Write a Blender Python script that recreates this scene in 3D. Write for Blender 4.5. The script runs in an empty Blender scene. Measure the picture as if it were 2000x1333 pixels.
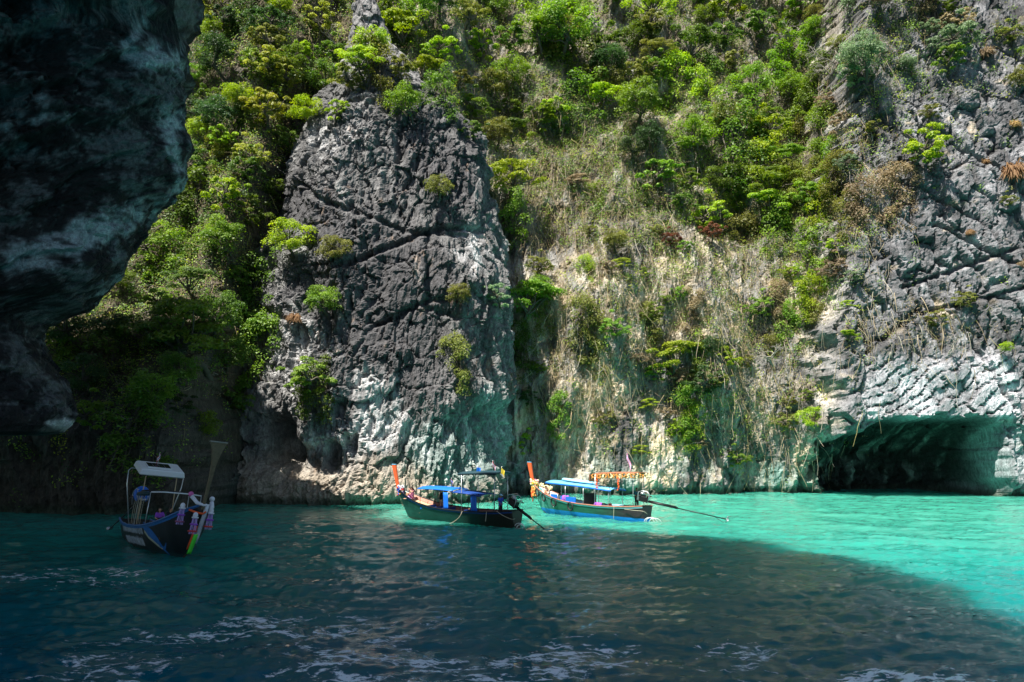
import bpy, math, random
import numpy as np
from mathutils import Vector, Matrix

random.seed(7)
rng = np.random.default_rng(7)
SC = bpy.context.scene
COL = SC.collection
R = math.radians

# ------------------------------------------------------------------ camera, sky, sun, exposure
F, CX, CY, PITCH, EYE = 1555.0, 1000.0, 666.5, R(7.1), 6.4
cam_d = bpy.data.cameras.new('camera')
cam = bpy.data.objects.new('camera', cam_d)
COL.objects.link(cam)
cam.location = (0, 0, EYE)
cam.rotation_euler = (R(90) + PITCH, 0, 0)
cam_d.sensor_width = 36.0
cam_d.lens = F * 36.0 / 2000.0
cam_d.clip_start, cam_d.clip_end = 0.5, 3000.0
SC.camera = cam

SUN_TO = Vector((-0.62, -0.72, 1.88)).normalized()          # towards the sun: behind the camera, from its left, high
W = bpy.data.worlds.new('World')
SC.world = W
W.use_nodes = True
wn = W.node_tree
sky = wn.nodes.new('ShaderNodeTexSky')
sky.sky_type = 'NISHITA'
sky.sun_disc = False
sky.sun_elevation = math.asin(SUN_TO.z)
sky.sun_rotation = math.atan2(SUN_TO.x, SUN_TO.y)
wn.links.new(sky.outputs[0], wn.nodes['Background'].inputs[0])
wn.nodes['Background'].inputs[1].default_value = 0.05
sun_d = bpy.data.lights.new('sun', 'SUN')
sun_d.energy = 5.0
sun_d.angle = R(0.5)
sun_d.color = (1.0, 0.95, 0.87)
sun = bpy.data.objects.new('sun', sun_d)
COL.objects.link(sun)
sun.rotation_euler = (-SUN_TO).to_track_quat('-Z', 'Y').to_euler()
sun.location = (-40, -40, 120)
vs = SC.view_settings
vs.view_transform, vs.look, vs.gamma, vs.use_curve_mapping = 'Standard', 'None', 1.0, False
vs.exposure = 1.3
SC.render.engine = 'CYCLES'
cy = SC.cycles
cy.max_bounces, cy.diffuse_bounces, cy.glossy_bounces, cy.transmission_bounces = 6, 3, 3, 4
cy.use_denoising = True
cy.caustics_reflective = cy.caustics_refractive = False

# ------------------------------------------------------------------ helpers
def at(px, py, d):
    """world point on the sight line of photo pixel (px, py) at depth Y = d"""
    cx, cyy = (px - CX) / F, (CY - py) / F
    vy = math.cos(PITCH) - cyy * math.sin(PITCH)
    vz = math.sin(PITCH) + cyy * math.cos(PITCH)
    t = d / vy
    return Vector((cx * t, d, EYE + vz * t))

def ray(px, py):
    return (at(px, py, 1.0) - Vector((0, 0, EYE))).normalized()

def pix(p):
    """photo pixel of a world point (numpy or Vector)"""
    x, y, z = p[0], p[1], p[2] - EYE
    c, s = math.cos(PITCH), math.sin(PITCH)
    dep = y * c + z * s
    return CX + F * x / dep, CY - F * (z * c - y * s) / dep

GT = rng.normal(size=(256, 3))
GT = (GT / np.linalg.norm(GT, axis=1)[:, None]).astype(np.float32)

def _h(ix, iy, iz, seed):
    h = (ix.astype(np.int64) * 374761393 + iy.astype(np.int64) * 668265263 + iz.astype(np.int64) * 2147483647 + seed * 974711) & 0xFFFFFFFF
    h = ((h ^ (h >> 13)) * 1274126177) & 0xFFFFFFFF
    return h ^ (h >> 16)

def perlin(x, y, z, seed=0):
    x, y, z = np.broadcast_arrays(np.asarray(x, np.float32), np.asarray(y, np.float32), np.asarray(z, np.float32))
    fx, fy, fz = np.floor(x), np.floor(y), np.floor(z)
    ux, uy, uz = x - fx, y - fy, z - fz
    ix, iy, iz = fx.astype(np.int32), fy.astype(np.int32), fz.astype(np.int32)
    q = lambda t: t * t * t * (t * (t * 6 - 15) + 10)
    wx, wy, wz = q(ux), q(uy), q(uz)
    out = np.zeros(x.shape, np.float32)
    for a in (0, 1):
        for b in (0, 1):
            for c in (0, 1):
                g = GT[_h(ix + a, iy + b, iz + c, seed) & 255]
                d = g[..., 0] * (ux - a) + g[..., 1] * (uy - b) + g[..., 2] * (uz - c)
                out += (wx if a else 1 - wx) * (wy if b else 1 - wy) * (wz if c else 1 - wz) * d
    return out * 1.6

def fbm(x, y, z, n=4, seed=0, gain=.5, ridged=False):
    s, a, f, tot = 0, 1.0, 1.0, 0
    for k in range(n):
        v = perlin(x * f, y * f, z * f, seed + k * 17)
        if ridged:
            v = 1 - 2 * np.abs(v)
        s = s + a * v
        tot += a
        a *= gain
        f *= 2.03
    return s / tot

def worley(x, y, z, seed=0):
    """F1, F2, random value of the nearest cell"""
    x, y, z = np.broadcast_arrays(np.asarray(x, np.float32), np.asarray(y, np.float32), np.asarray(z, np.float32))
    fx, fy, fz = np.floor(x).astype(np.int32), np.floor(y).astype(np.int32), np.floor(z).astype(np.int32)
    f1 = np.full(x.shape, 9, np.float32)
    f2 = f1.copy()
    cid = np.zeros(x.shape, np.float32)
    for a in (-1, 0, 1):
        for b in (-1, 0, 1):
            for c in (-1, 0, 1):
                h = _h(fx + a, fy + b, fz + c, seed)
                rx = (h & 1023) / 1023.0
                ry = ((h >> 10) & 1023) / 1023.0
                rz = ((h >> 20) & 1023) / 1023.0
                d = np.sqrt((fx + a + rx - x) ** 2 + (fy + b + ry - y) ** 2 + (fz + c + rz - z) ** 2).astype(np.float32)
                near = d < f1
                f2 = np.where(near, f1, np.minimum(f2, d))
                cid = np.where(near, ((h * 7919) & 0xFFFF) / 65535.0, cid).astype(np.float32)
                f1 = np.where(near, d, f1)
    return f1, f2, cid

def ss(a, b, x):
    t = np.clip((x - a) / (b - a), 0, 1)
    return t * t * (3 - 2 * t)

def mix(a, b, t):
    return a + (b - a) * t

def mesh_np(name, verts, faces, mat=None, parent=None, smooth=True, cols=None, attrs=None):
    """verts (n,3), faces (m,k) with one k -> ONE mesh object"""
    me = bpy.data.meshes.new(name)
    verts = np.ascontiguousarray(verts, np.float32)
    faces = np.ascontiguousarray(faces, np.int32)
    n, (m, k) = len(verts), faces.shape
    me.vertices.add(n)
    me.vertices.foreach_set('co', verts.ravel())
    me.loops.add(m * k)
    me.loops.foreach_set('vertex_index', faces.ravel())
    me.polygons.add(m)
    me.polygons.foreach_set('loop_start', np.arange(0, m * k, k, dtype=np.int32))
    me.polygons.foreach_set('loop_total', np.full(m, k, np.int32))
    me.polygons.foreach_set('use_smooth', np.full(m, smooth, bool))
    if cols is not None:
        a = me.color_attributes.new('Col', 'FLOAT_COLOR', 'POINT')
        c4 = np.ones((n, 4), np.float32)
        c4[:, :3] = cols
        a.data.foreach_set('color', c4.ravel())
    for kx, v in (attrs or {}).items():
        a = me.attributes.new(kx, 'FLOAT', 'POINT')
        a.data.foreach_set('value', np.ascontiguousarray(v, np.float32))
    me.update(calc_edges=True)
    me.validate()
    if mat is not None:
        me.materials.append(mat)
    o = bpy.data.objects.new(name, me)
    COL.objects.link(o)
    if parent is not None:
        o.parent = parent
    return o

def grid_faces(nu, nv, wrap=False):
    i = np.arange(nu * nv).reshape(nv, nu)
    if wrap:
        a, b = i[:-1, :], np.roll(i, -1, 1)[:-1, :]
        c, d = np.roll(i, -1, 1)[1:, :], i[1:, :]
    else:
        a, b, c, d = i[:-1, :-1], i[:-1, 1:], i[1:, 1:], i[1:, :-1]
    return np.stack([a, b, c, d], -1).reshape(-1, 4)

def grid_normals(P):
    du = np.gradient(P, axis=1)
    dv = np.gradient(P, axis=0)
    n = np.cross(du, dv)
    return n / (np.linalg.norm(n, axis=-1, keepdims=True) + 1e-9)

# ------------------------------------------------------------------ materials
def new_mat(name):
    m = bpy.data.materials.new(name)
    m.use_nodes = True
    nt = m.node_tree
    return m, nt, nt.nodes['Principled BSDF']

def node(nt, typ, **kw):
    n = nt.nodes.new('ShaderNode' + typ)
    for k, v in kw.items():
        if k.startswith('i_'):
            n.inputs[k[2:].replace('_', ' ')].default_value = v
        else:
            setattr(n, k, v)
    return n

def ramp(nt, src, pts):
    r = node(nt, 'ValToRGB')
    el = r.color_ramp.elements
    while len(el) < len(pts):
        el.new(0.5)
    for e, (p, c) in zip(el, pts):
        e.position = p
        e.color = (c, c, c, 1) if not hasattr(c, '__len__') else (*c, 1)
    nt.links.new(src, r.inputs[0])
    return r.outputs[0]

def mixc(nt, mode, fac, a, b):
    n = node(nt, 'Mix', data_type='RGBA', blend_type=mode)
    for sock, v in ((n.inputs[0], fac), (n.inputs[6], a), (n.inputs[7], b)):
        if hasattr(v, 'is_output'):
            nt.links.new(v, sock)
        elif hasattr(v, '__len__'):
            sock.default_value = (*v, 1)
        else:
            sock.default_value = v
    return n.outputs[2]

def rock_material(name, scale=1.0, bump=0.6, rough=0.9, stretch=0.45):
    m, nt, bs = new_mat(name)
    L = nt.links.new
    co = node(nt, 'TexCoord').outputs['Object']
    mp = node(nt, 'Mapping')
    mp.inputs['Scale'].default_value = (1, 1, stretch)
    L(co, mp.inputs[0])
    n1 = node(nt, 'TexNoise', i_Scale=2.2 * scale, i_Detail=7.0, i_Roughness=0.68)
    n2 = node(nt, 'TexNoise', i_Scale=7.0 * scale, i_Detail=5.0, i_Roughness=0.7)
    v1 = node(nt, 'TexVoronoi', feature='DISTANCE_TO_EDGE', i_Scale=1.5 * scale)
    for n in (n1, n2, v1):
        L(mp.outputs[0], n.inputs['Vector'])
    at_ = node(nt, 'VertexColor', layer_name='Col')
    f1 = ramp(nt, n1.outputs[0], [(0.3, 0.50), (0.5, 1.0), (0.7, 1.45)])
    f2 = ramp(nt, n2.outputs[0], [(0.32, 0.62), (0.5, 1.0), (0.68, 1.32)])
    c = mixc(nt, 'MULTIPLY', 1.0, at_.outputs[0], f1)
    c = mixc(nt, 'MULTIPLY', 1.0, c, f2)
    L(c, bs.inputs['Base Color'])
    bs.inputs['Roughness'].default_value = rough
    bs.inputs['Specular IOR Level'].default_value = 0.25
    b1 = node(nt, 'Bump', i_Strength=bump, i_Distance=0.35 / scale)
    L(n1.outputs[0], b1.inputs['Height'])
    b2 = node(nt, 'Bump', i_Strength=bump, i_Distance=0.12 / scale)
    L(n2.outputs[0], b2.inputs['Height'])
    L(b1.outputs[0], b2.inputs['Normal'])
    crack = ramp(nt, v1.outputs['Distance'], [(0.0, 0.0), (0.07, 1.0)])
    b3 = node(nt, 'Bump', i_Strength=bump * 0.5, i_Distance=0.10 / scale)
    L(crack, b3.inputs['Height'])
    L(b2.outputs[0], b3.inputs['Normal'])
    L(b3.outputs[0], bs.inputs['Normal'])
    return m

def seg_dist(x, z, pts):
    """distance of (x,z) arrays to a polyline"""
    d = np.full(x.shape, 1e9, np.float32)
    for (x0, z0), (x1, z1) in zip(pts[:-1], pts[1:]):
        dx, dz = x1 - x0, z1 - z0
        t = np.clip(((x - x0) * dx + (z - z0) * dz) / (dx * dx + dz * dz + 1e-9), 0, 1)
        d = np.minimum(d, np.hypot(x - x0 - t * dx, z - z0 - t * dz))
    return d

def structure(o, label=None):
    o['kind'] = 'structure'
    if label:
        o['label'] = label
    return o

# palette of the limestone (linear albedo)
C = lambda *v: np.array(v, np.float32)
GREY, DARK, PALE, TAN, RUST, TEAL, WHITE, SOIL = C(.27, .265, .255), C(.085, .085, .088), C(.46, .45, .42), C(.38, .31, .215), C(.34, .19, .09), C(.17, .30, .26), C(.62, .61, .58), C(.12, .095, .06)

def blend(base, col, w):
    return base + (col - base) * np.clip(w, 0, 1)[..., None]

# ------------------------------------------------------------------ the long cliff behind the lagoon (with the sea cave)
def cliff_mesh():
    xs = np.concatenate([np.arange(-78, -46, 0.6), np.arange(-46, 74, 0.235), np.arange(74, 104, .6)])
    zs = np.concatenate([np.arange(-2.5, 62, 0.225), np.arange(62, 84, 0.4)])
    X, Z = np.meshgrid(xs.astype(np.float32), zs.astype(np.float32))
    wob = fbm(X / 7, 0.0, Z / 9, 3, 3) * 1.6
    # plan of the base line
    lean_l = np.where(Z < 7, -0.10 * Z, -0.7 + 0.80 * np.clip(Z - 7, 0, 16) + .42 * np.clip(Z - 23, 0, 99))
    edge = [at(a, b, d) for a, b, d in ((338, 990, 70.5), (338, 880, 70), (352, 830, 71), (362, 760, 73), (392, 690, 76), (425, 620, 79), (455, 520, 83), (485, 420, 87), (520, 320, 89), (545, 210, 92), (575, 110, 95), (600, 0, 98), (640, -200, 105))]
    Xb = np.interp(Z, [p.z for p in edge], [p.x for p in edge]) + wob * .5 + fbm(X / 1.5, 4, Z / 1.5, 3, 7) * .9  # edge of the near wall beside the chasm
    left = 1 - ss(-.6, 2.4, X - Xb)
    D_left = 70.5 + lean_l - 0.05 * (X + 30)
    D_mid = 96 + 0.10 * np.clip(Z, 0, 24) + 0.42 * np.clip(Z - 24, 0, 99) + 2.0 * ss(8, 36, X)
    D_mid = D_mid - 9.5 * ss(-1, -11, X) * ss(18, 32, Z)          # wooded saddle behind the pillar top
    hx = 37.0 + np.clip(Z - 16, 0, 60) * 0.20 + wob * .9 + fbm(X / 2.2, 4, Z / 2.6, 4, 12, .6) * 2.6
    head = ss(-2.2, 2.0, X - hx)
    D_head = 90.0 - 0.04 * (X - 40) + 0.13 * np.clip(Z, 0, 22) + 0.22 * np.clip(Z - 22, 0, 99)
    D = mix(mix(D_mid, D_head, head), D_left, left)
    mid = (1 - left) * (1 - head)
    # pale slabs over the cave mouth: dipping joints
    slab = ss(38.5, 41.5, X + (Z - 9) * -.25) * ss(60, 56, X) * ss(8.4, 9.2, Z) * ss(17.0, 14.6, Z - .06 * (X - 47))
    u = (X * -.53 + Z * .85) + fbm(X / 5, 2, Z / 5, 4, 41, .6) * 1.6
    v = (X * .85 + Z * .53) + fbm(X / 4, 7, Z / 4, 3, 43) * 1.2
    ju = np.abs(((u / 1.2) % 1) - .5) * 2
    jv = np.abs(((v / 3.3 + np.floor(u / 1.2) * .37) % 1) - .5) * 2
    hsh = (np.sin(np.floor(u / 1.2) * 12.9 + np.floor(v / 3.3 + np.floor(u / 1.2) * .37) * 78.2) * 43758.5) % 1
    hr = head * (1 - .85 * slab)
    # big buttresses and gullies
    D = D + fbm(X / 9, 0, Z / 30, 3, 11) * (4.4 * mid + 1.3 * hr + 2.2 * left)
    fl = fbm(X / 2.3 + fbm(X / 6, 0, Z / 8, 2, 5) * .6, 0, Z / 13, 4, 21, .55, True)
    D = D - fl * (1.15 * mid + .25 * hr + .5 * left)
    cwx, cwz = X + fbm(X / 3, 0, Z / 3, 2, 8) * .9, Z + fbm(X / 3, 1, Z / 3, 2, 9) * .9
    f1, f2, cid = worley(cwx / 2.3, 0.0, cwz / 5.5, 4)
    D = D + (cid - .5) * (.9 * mid + 1.2 * hr + .6 * left) + ss(.10, .0, f2 - f1) * (.10 * mid + .7 * hr)
    f1b, f2b, cidb = worley(cwx / .8, 3.0, cwz / 1.9, 14)
    D = D + (cidb - .5) * (.36 * mid + .30 * hr + .3 * left) + ss(.12, .0, f2b - f1b) * (.0 * mid + .22 * hr)
    rid = fbm(X / 1.15 + .5 * fbm(X / 2, 4, Z / 3, 2, 6), 2, Z / 6.5, 4, 22, .6, True)
    D = D - rid * (.75 * mid + .15 * hr + .35 * left)
    D = D - fbm(X / 1.3, 0, Z / 1.8, 4, 31, .6, True) * (.42 * mid + .34 * hr + .3 * left)
    D = D * 1.0 - slab * (1.2 - .55 * hsh - .5 * ss(.80, .96, ju) - .22 * ss(.93, .99, jv) + .25 * fbm(X / 2.2, 3, Z / 2.2, 3, 44))
    D = D + slab * .12 * fbm(X / 1.3, 0, Z / 1.8, 4, 31, .6, True)
    # long joints on the headland
    for (a, b, c_, d_) in ((1770, 560, 2000, 480), (1810, 610, 2010, 560), (1850, 430, 2000, 520), (1790, 330, 1930, 420), (1690, 690, 1800, 600), (1880, 640, 1960, 800), (1740, 480, 1830, 660), (1900, 250, 2000, 330), (1830, 180, 1900, 330)):
        p, q = at(a, b, 92), at(c_, d_, 92)
        dd = seg_dist(X + fbm(X / 2, 5, Z / 2, 3, 51) * .6, Z, [(p.x, p.z), (q.x, q.z)])
        D = D + head * ss(.40, .05, dd) * .9
    # sea cave
    top = 8.9 - 2.3 * ss(44, 36.5, X) - .4 * ss(52, 56, X) + fbm(X / 2.6, 9, 0, 4, 61, .6) * 1.5
    cm = ss(-.25, .55, top - Z) * ss(35.6, 37.2, X + fbm(0, X / 3, Z / 2, 2, 62) * .6) * ss(56.2, 54.0, X + fbm(0, 3, Z / 2, 2, 63) * .7)
    inner = np.sqrt(np.clip(1 - np.abs((X - 46.5 + fbm(X / 3, 5, Z / 3, 3, 60) * 1.6) / 9.6) ** 3, 0, 1))
    roof = ss(0, 4.5, top - Z)
    D = D + cm * (2.0 + 13 * inner * (.35 + .65 * roof)) - cm * fbm(X / 1.2, 3, Z / 6, 3, 64, .5, True) * 1.3 - cm * fbm(X / 2.0, 4, Z / 2.0, 4, 65, .6) * 2.0
    side = ss(55.4, 57.0, X) * ss(8.2, 7.0, Z + fbm(X / 2, 1, Z / 2, 2, 66))
    D = D + side * 1.6
    # small hollows low on the centre cliff, chasm wall, waterline notch
    for (a, b, rx, rz, dep) in ((1480, 930, 3.2, 3.2, 2.2), (1250, 900, 2.0, 2.4, 1.3), (1120, 900, 3.0, 4.2, 1.5), (1395, 870, 2.5, 4.0, 1.6), (1600, 925, 2.6, 3.0, 1.6)):
        p = at(a, b, 96)
        D = D + dep * np.exp(-((X - p.x) / rx) ** 2 - ((Z - p.z) / rz) ** 2)
    for (a, b, rx, rz, dep) in ((1420, 430, 5.0, 3.6, 4.5), (1380, 330, 5, 2.5, 3.0), (1010, 230, 4.5, 3.0, 3.5), (1100, 250, 3.0, 3.2, 3), (1300, 160, 5, 2.0, 3.0), (1560, 150, 3.0, 5.0, 2.5), (1280, 400, 2.0, 5.0, 2.0)):
        p = at(a, b, 104)
        D = D + dep * np.exp(-((X - p.x) / rx) ** 2 - ((Z - p.z) / rz) ** 2)
    D = D + (1.5 * head + 1.0 * mid + .5 * left) * np.exp(-((Z - .1 - .3 * fbm(X / 4, 8, 0, 2, 71)) / .75) ** 2)
    P = np.stack([X, D, Z], -1)
    # ---- colours
    n1 = fbm(X / 6, 0, Z / 10, 4, 81)
    st = fbm(X / 1.1, 0, Z / 9, 4, 82, .6)
    n3 = fbm(X / 2.0, 3, Z / 2.4, 4, 83, .6)
    c = np.broadcast_to(GREY, P.shape).copy()
    c = blend(c, C(.52, .455, .355), ss(-.10, .38, st + .5 * n1) * .85 * (mid + .35 * head))
    c = blend(c, DARK, ss(.0, .38, -st + .4 * n3 - .5 * n1) * (.9 * mid + .9 * head))
    c = blend(c, TAN * 1.15, ss(-.2, .25, n3 + .5 * n1 - .1) * mid * (.8 * ss(34, 24, Z) + .2))
    c = blend(c, RUST, ss(.30, .55, n3 + .4 * fbm(X / 4, 6, Z / 3, 3, 84)) * mid * .55 * ss(16, 8, Z))
    hd = blend(np.broadcast_to(C(.135, .135, .142), P.shape).copy(), DARK, ss(-.05, .5, n3 - .2 * n1))
    hd = blend(hd, C(.30, .30, .31), ss(.05, .4, -n3 + .3 * st) * .7)
    hd = blend(hd, TAN, ss(.28, .5, fbm(X / 2.6, 2, Z / 1.8, 3, 85) + .2 * n1) * .6)
    c = c * (1 - head[..., None]) + hd * head[..., None]
    c = blend(c, C(.47, .47, .50), slab * (.75 + .25 * n3))
    c = blend(c, DARK * .6, slab * np.maximum(ss(.75, .95, ju), ss(.9, .99, jv)) * .6)
    c = c * (.62 + .75 * ss(-.35, .35, n1 + .35 * fbm(X / 2.6, 1, Z / 5, 3, 87)))[..., None]
    c = blend(c, C(.05, .042, .034), np.maximum(left, ss(-14, -20, X)) * .92)  # dark wall rock, with the chasm's shade painted into the brown
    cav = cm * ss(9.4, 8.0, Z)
    c = blend(c, C(.032, .04, .036), cav)  # cave shade painted in as a darker rock colour
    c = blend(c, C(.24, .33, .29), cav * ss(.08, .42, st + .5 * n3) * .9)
    c = blend(c, C(.30, .35, .36), ss(54.0, 55.0, X) * ss(9, 8, Z) * head * (.35 + .5 * ss(-.2, .3, st)))
    tealw = ss(6.0, 2.0, Z) * ss(-.1, .4, fbm(X / 3, 0, Z / 5, 3, 86)) * mid
    c = blend(c, TEAL, tealw * .8)
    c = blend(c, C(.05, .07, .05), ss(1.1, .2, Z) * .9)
    # soil and leaf litter under the woods
    veg = np.maximum(ss(24, 36, Z + 5 * n1) * mid, left * ss(8, 14, Z))
    c = blend(c, SOIL, veg * .8 * ss(-.5, .2, n3))
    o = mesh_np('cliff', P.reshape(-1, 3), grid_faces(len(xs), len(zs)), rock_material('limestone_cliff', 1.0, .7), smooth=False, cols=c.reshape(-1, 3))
    return structure(o, 'limestone cliff with woods above and a sea cave at its foot')

CLIFF = cliff_mesh()

# ------------------------------------------------------------------ rock towers: closed stacks of cross-sections
def tower(name, rows_z, left, right, yc, hd, th, expo, disp, colour, mat, cap=True):
    """left/right: X of the silhouette per row; yc, hd: middle and half depth; th: angles (0 = +X, pi/2 = towards the camera)"""
    zs = np.asarray(rows_z, np.float32)
    xc, hw = (left + right) / 2, np.maximum((right - left) / 2, .02)
    ct, st_ = np.cos(th), np.sin(th)
    ex = (2 / (np.zeros_like(zs) + expo))[:, None]
    sx = np.sign(ct)[None] * np.abs(ct)[None] ** ex
    sy = np.sign(st_)[None] * np.abs(st_)[None] ** ex
    P = np.stack([xc[:, None] + hw[:, None] * sx, yc[:, None] - hd[:, None] * sy, np.repeat(zs[:, None], len(th), 1)], -1).astype(np.float32)
    N = np.stack([np.broadcast_to(ct, P.shape[:2]), np.broadcast_to(-st_, P.shape[:2]), np.zeros(P.shape[:2])], -1)
    P = P + N * disp(P, N)[..., None]
    c = colour(P, N)
    nv, nu = P.shape[:2]
    V = P.reshape(-1, 3)
    Fq = grid_faces(nu, nv, True)
    Fq = Fq[:, ::-1]
    Cc = c.reshape(-1, 3)
    if cap:
        for r, flip in ((0, False), (nv - 1, True)):
            k = len(V)
            V = np.concatenate([V, P[r].mean(0, keepdims=True)])
            Cc = np.concatenate([Cc, c[r].mean(0, keepdims=True)])
            i = np.arange(nu)
            j = (i + 1) % nu
            a, b = r * nu + i, r * nu + j
            tri = np.stack([np.full(nu, k), a, b, np.full(nu, k)], -1)
            tri = tri[:, [0, 1, 2, 2]] if flip else tri[:, [0, 2, 1, 1]]
            # degenerate quads: split the fan into real quads of two rim edges
            ii = np.arange(0, nu - 1, 2)
            q = np.stack([np.full(len(ii), k), r * nu + ii, r * nu + ii + 1, r * nu + (ii + 2) % nu], -1)
            Fq = np.concatenate([Fq, q if flip else q[:, ::-1]])
    return structure(mesh_np(name, V, Fq, mat, smooth=False, cols=Cc))

def outline(pts, d, zs):
    """photo outline [(px, py)] taken at depth d -> X per row"""
    df = d if callable(d) else (lambda py: d)
    q = sorted([(at(px, py, df(py)).z, at(px, py, df(py)).x) for px, py in pts])
    return np.interp(zs, [a for a, _ in q], [b for _, b in q]).astype(np.float32)

def angles(front, back, lo=-25, hi=205):
    f = np.linspace(R(lo), R(hi), front, endpoint=False)
    b = np.linspace(R(hi), R(lo + 360), back, endpoint=False)
    n = np.concatenate([f, b])
    return n if len(n) % 2 == 0 else n[:-1]

# ---- the great pillar
PD = 87.0
def pillar():
    ztop = at(730, 86, PD + 5).z
    zs = np.concatenate([np.arange(-2.5, ztop - 3, .136), np.linspace(ztop - 3, ztop, 26)])
    l = outline([(425, 1040), (438, 985), (452, 900), (462, 800), (478, 700), (492, 600), (508, 500), (535, 400), (552, 300), (578, 215), (604, 140), (640, 108), (685, 92), (715, 86), (730, 84)], PD, zs)
    r = outline([(1000, 1040), (998, 985), (992, 900), (988, 800), (986, 700), (982, 600), (975, 480), (962, 400), (950, 300), (922, 235), (885, 178), (845, 140), (800, 112), (762, 95), (731, 84)], PD, zs)
    hw = (r - l) / 2
    yc = 89.5 + .10 * zs
    hd = .62 * hw
    th = angles(450, 60)
    lo_ = at(830, 985, 82).x
    def disp(P, N):
        X, Y, Z = P[..., 0], P[..., 1], P[..., 2]
        d = fbm(X / 9, Y / 9, Z / 16, 3, 101) * 2.0
        fl = fbm(X / 2.0, Y / 2.0, Z / 11, 4, 102, .55, True)
        rough = .35 + 1.0 * ss(-.25, .3, fbm(X / 5, Y / 5, Z / 6, 3, 115))
        d += fl * .6 + fbm(X / .95 + .4 * fl, Y / .95, Z / 6, 4, 114, .6, True) * .5 * rough
        wx, wz = X + fbm(X / 3, Y / 3, Z / 3, 2, 103) * 1.0, Z + fbm(X / 3, Y / 3, Z / 3, 2, 104) * 1.0
        f1, f2, cid = worley(wx / 2.4, Y / 3, wz / 3.2, 105)
        d += (cid - .5) * .6 - ss(.06, 0, f2 - f1) * .22
        f1, f2, cid = worley(wx / .85, Y / 1.2, wz / 1.3, 106)
        d += (cid - .5) * .46 - ss(.12, 0, f2 - f1) * .06
        d += fbm(X / .9, Y / .9, Z / 2.2, 4, 107, .65, True) * .42 * rough
        d -= ss(.38, .62, fbm(X / .7, Y / .7, Z / 1.0, 2, 112)) * .5
        wig = fbm(X / 2.5, 3, Z / 2.5, 3, 108) * .7
        for pts, dep, wd in ((((560, 330), (640, 390), (800, 450), (905, 450)), .9, .45), (((670, 520), (760, 480), (850, 440), (940, 430)), 1.3, .5), (((700, 690), (730, 640), (830, 590), (870, 585)), .8, .4), (((590, 215), (640, 175), (700, 160)), 1.2, .5), (((600, 250), (560, 360)), .8, .4), (((700, 100), (760, 200), (775, 300)), 1.6, .9), (((900, 240), (880, 420)), .7, .5), (((960, 470), (930, 640), (960, 800)), 1.0, .6), (((835, 430), (830, 600), (880, 620)), .8, .5), (((660, 560), (640, 700), (650, 780)), .9, .6), (((500, 590), (600, 640), (610, 700)), .8, .5)):
            q = [at(a, b, 83) for a, b in pts]
            dd = seg_dist(X + wig, Z, [(v.x, v.z) for v in q])
            d -= ss(wd * 1.1, .03, dd) * dep * .62 * (N[..., 1] < .2)
        # overhanging lip and the smooth hollow under it
        lip = 7.6 + fbm(X / 2.6, 2, 0, 3, 109) * 2.0 + .10 * (X + 14) + 2.2 * ss(-9, -2, X)
        flo = -1.5 + 5.6 * ss(-8.0, -12.0, X) + fbm(X / 1.6, 9, 0, 3, 113) * 1.2
        hol = ss(-1.2, 2.2, lip - Z) * ss(flo - .9, flo + .9, Z) * ss(-13.5, -9.5, X)
        d -= hol * (1.2 + .9 * ss(-12, -4, X) - 1.3 * fbm(X / 1.5, Y / 1.5, Z / 5, 4, 116, .6, True)) * (.5 + .5 * ss(0, 4, lip - Z + 2.5))
        lipl = 6.3 + fbm(X / 1.8, 5, 0, 3, 110) * 1.4
        holl = ss(-.3, .6, lipl - Z) * ss(2.0, 4.6, Z) * ss(-14, -18, X)
        d -= holl * 1.1
        for a, b, rx, rz, dep in ((537, 862, 1.8, 2.2, 4.2), (652, 890, .8, 1.5, 2.4), (690, 865, .7, .9, 1.6), (668, 800, .6, .8, 1.2), (585, 470, 1.8, .8, 1.2)):
            v = at(a, b, 82)
            d -= dep * np.exp(-((X - v.x) / rx) ** 4 - ((Z - v.z) / rz) ** 4) * (N[..., 1] < .1)
        d -= .6 * np.exp(-((Z - .1) / .6) ** 2)
        zt = np.clip((ztop - Z) / 3.0, 0, 1)
        return d * (.25 + .75 * zt)
    def colour(P, N):
        X, Y, Z = P[..., 0], P[..., 1], P[..., 2]
        st = fbm(X / 1.2, Y / 1.2, Z / 8, 4, 121, .6)
        n1 = fbm(X / 5, Y / 5, Z / 7, 4, 122)
        n3 = fbm(X / 1.6, Y / 1.6, Z / 2.2, 4, 123, .6)
        px, py = pix((X, Y, Z))
        g = lambda a, b, rx, ry: np.exp(-((px - a) / rx) ** 2 - ((py - b) / ry) ** 2)
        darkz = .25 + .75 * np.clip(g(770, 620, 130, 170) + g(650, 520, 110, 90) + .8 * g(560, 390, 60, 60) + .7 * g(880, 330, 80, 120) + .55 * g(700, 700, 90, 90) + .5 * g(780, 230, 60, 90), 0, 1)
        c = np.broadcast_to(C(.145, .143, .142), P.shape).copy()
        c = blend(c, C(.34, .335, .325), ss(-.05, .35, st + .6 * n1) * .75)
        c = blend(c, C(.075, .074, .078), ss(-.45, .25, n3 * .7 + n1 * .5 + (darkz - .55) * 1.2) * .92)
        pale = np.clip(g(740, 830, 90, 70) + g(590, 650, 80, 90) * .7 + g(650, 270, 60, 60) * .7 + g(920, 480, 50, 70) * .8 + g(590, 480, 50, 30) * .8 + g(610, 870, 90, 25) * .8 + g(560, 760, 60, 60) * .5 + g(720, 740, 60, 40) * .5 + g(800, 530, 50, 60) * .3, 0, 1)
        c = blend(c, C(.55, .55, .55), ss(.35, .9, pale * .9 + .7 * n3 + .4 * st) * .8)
        base = ss(6.0, 2.5, Z + 2 * n1)
        c = blend(c, C(.40, .34, .265), base * .75 * ss(.5, .0, X / 30 + .35 + .2 * n3))
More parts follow.
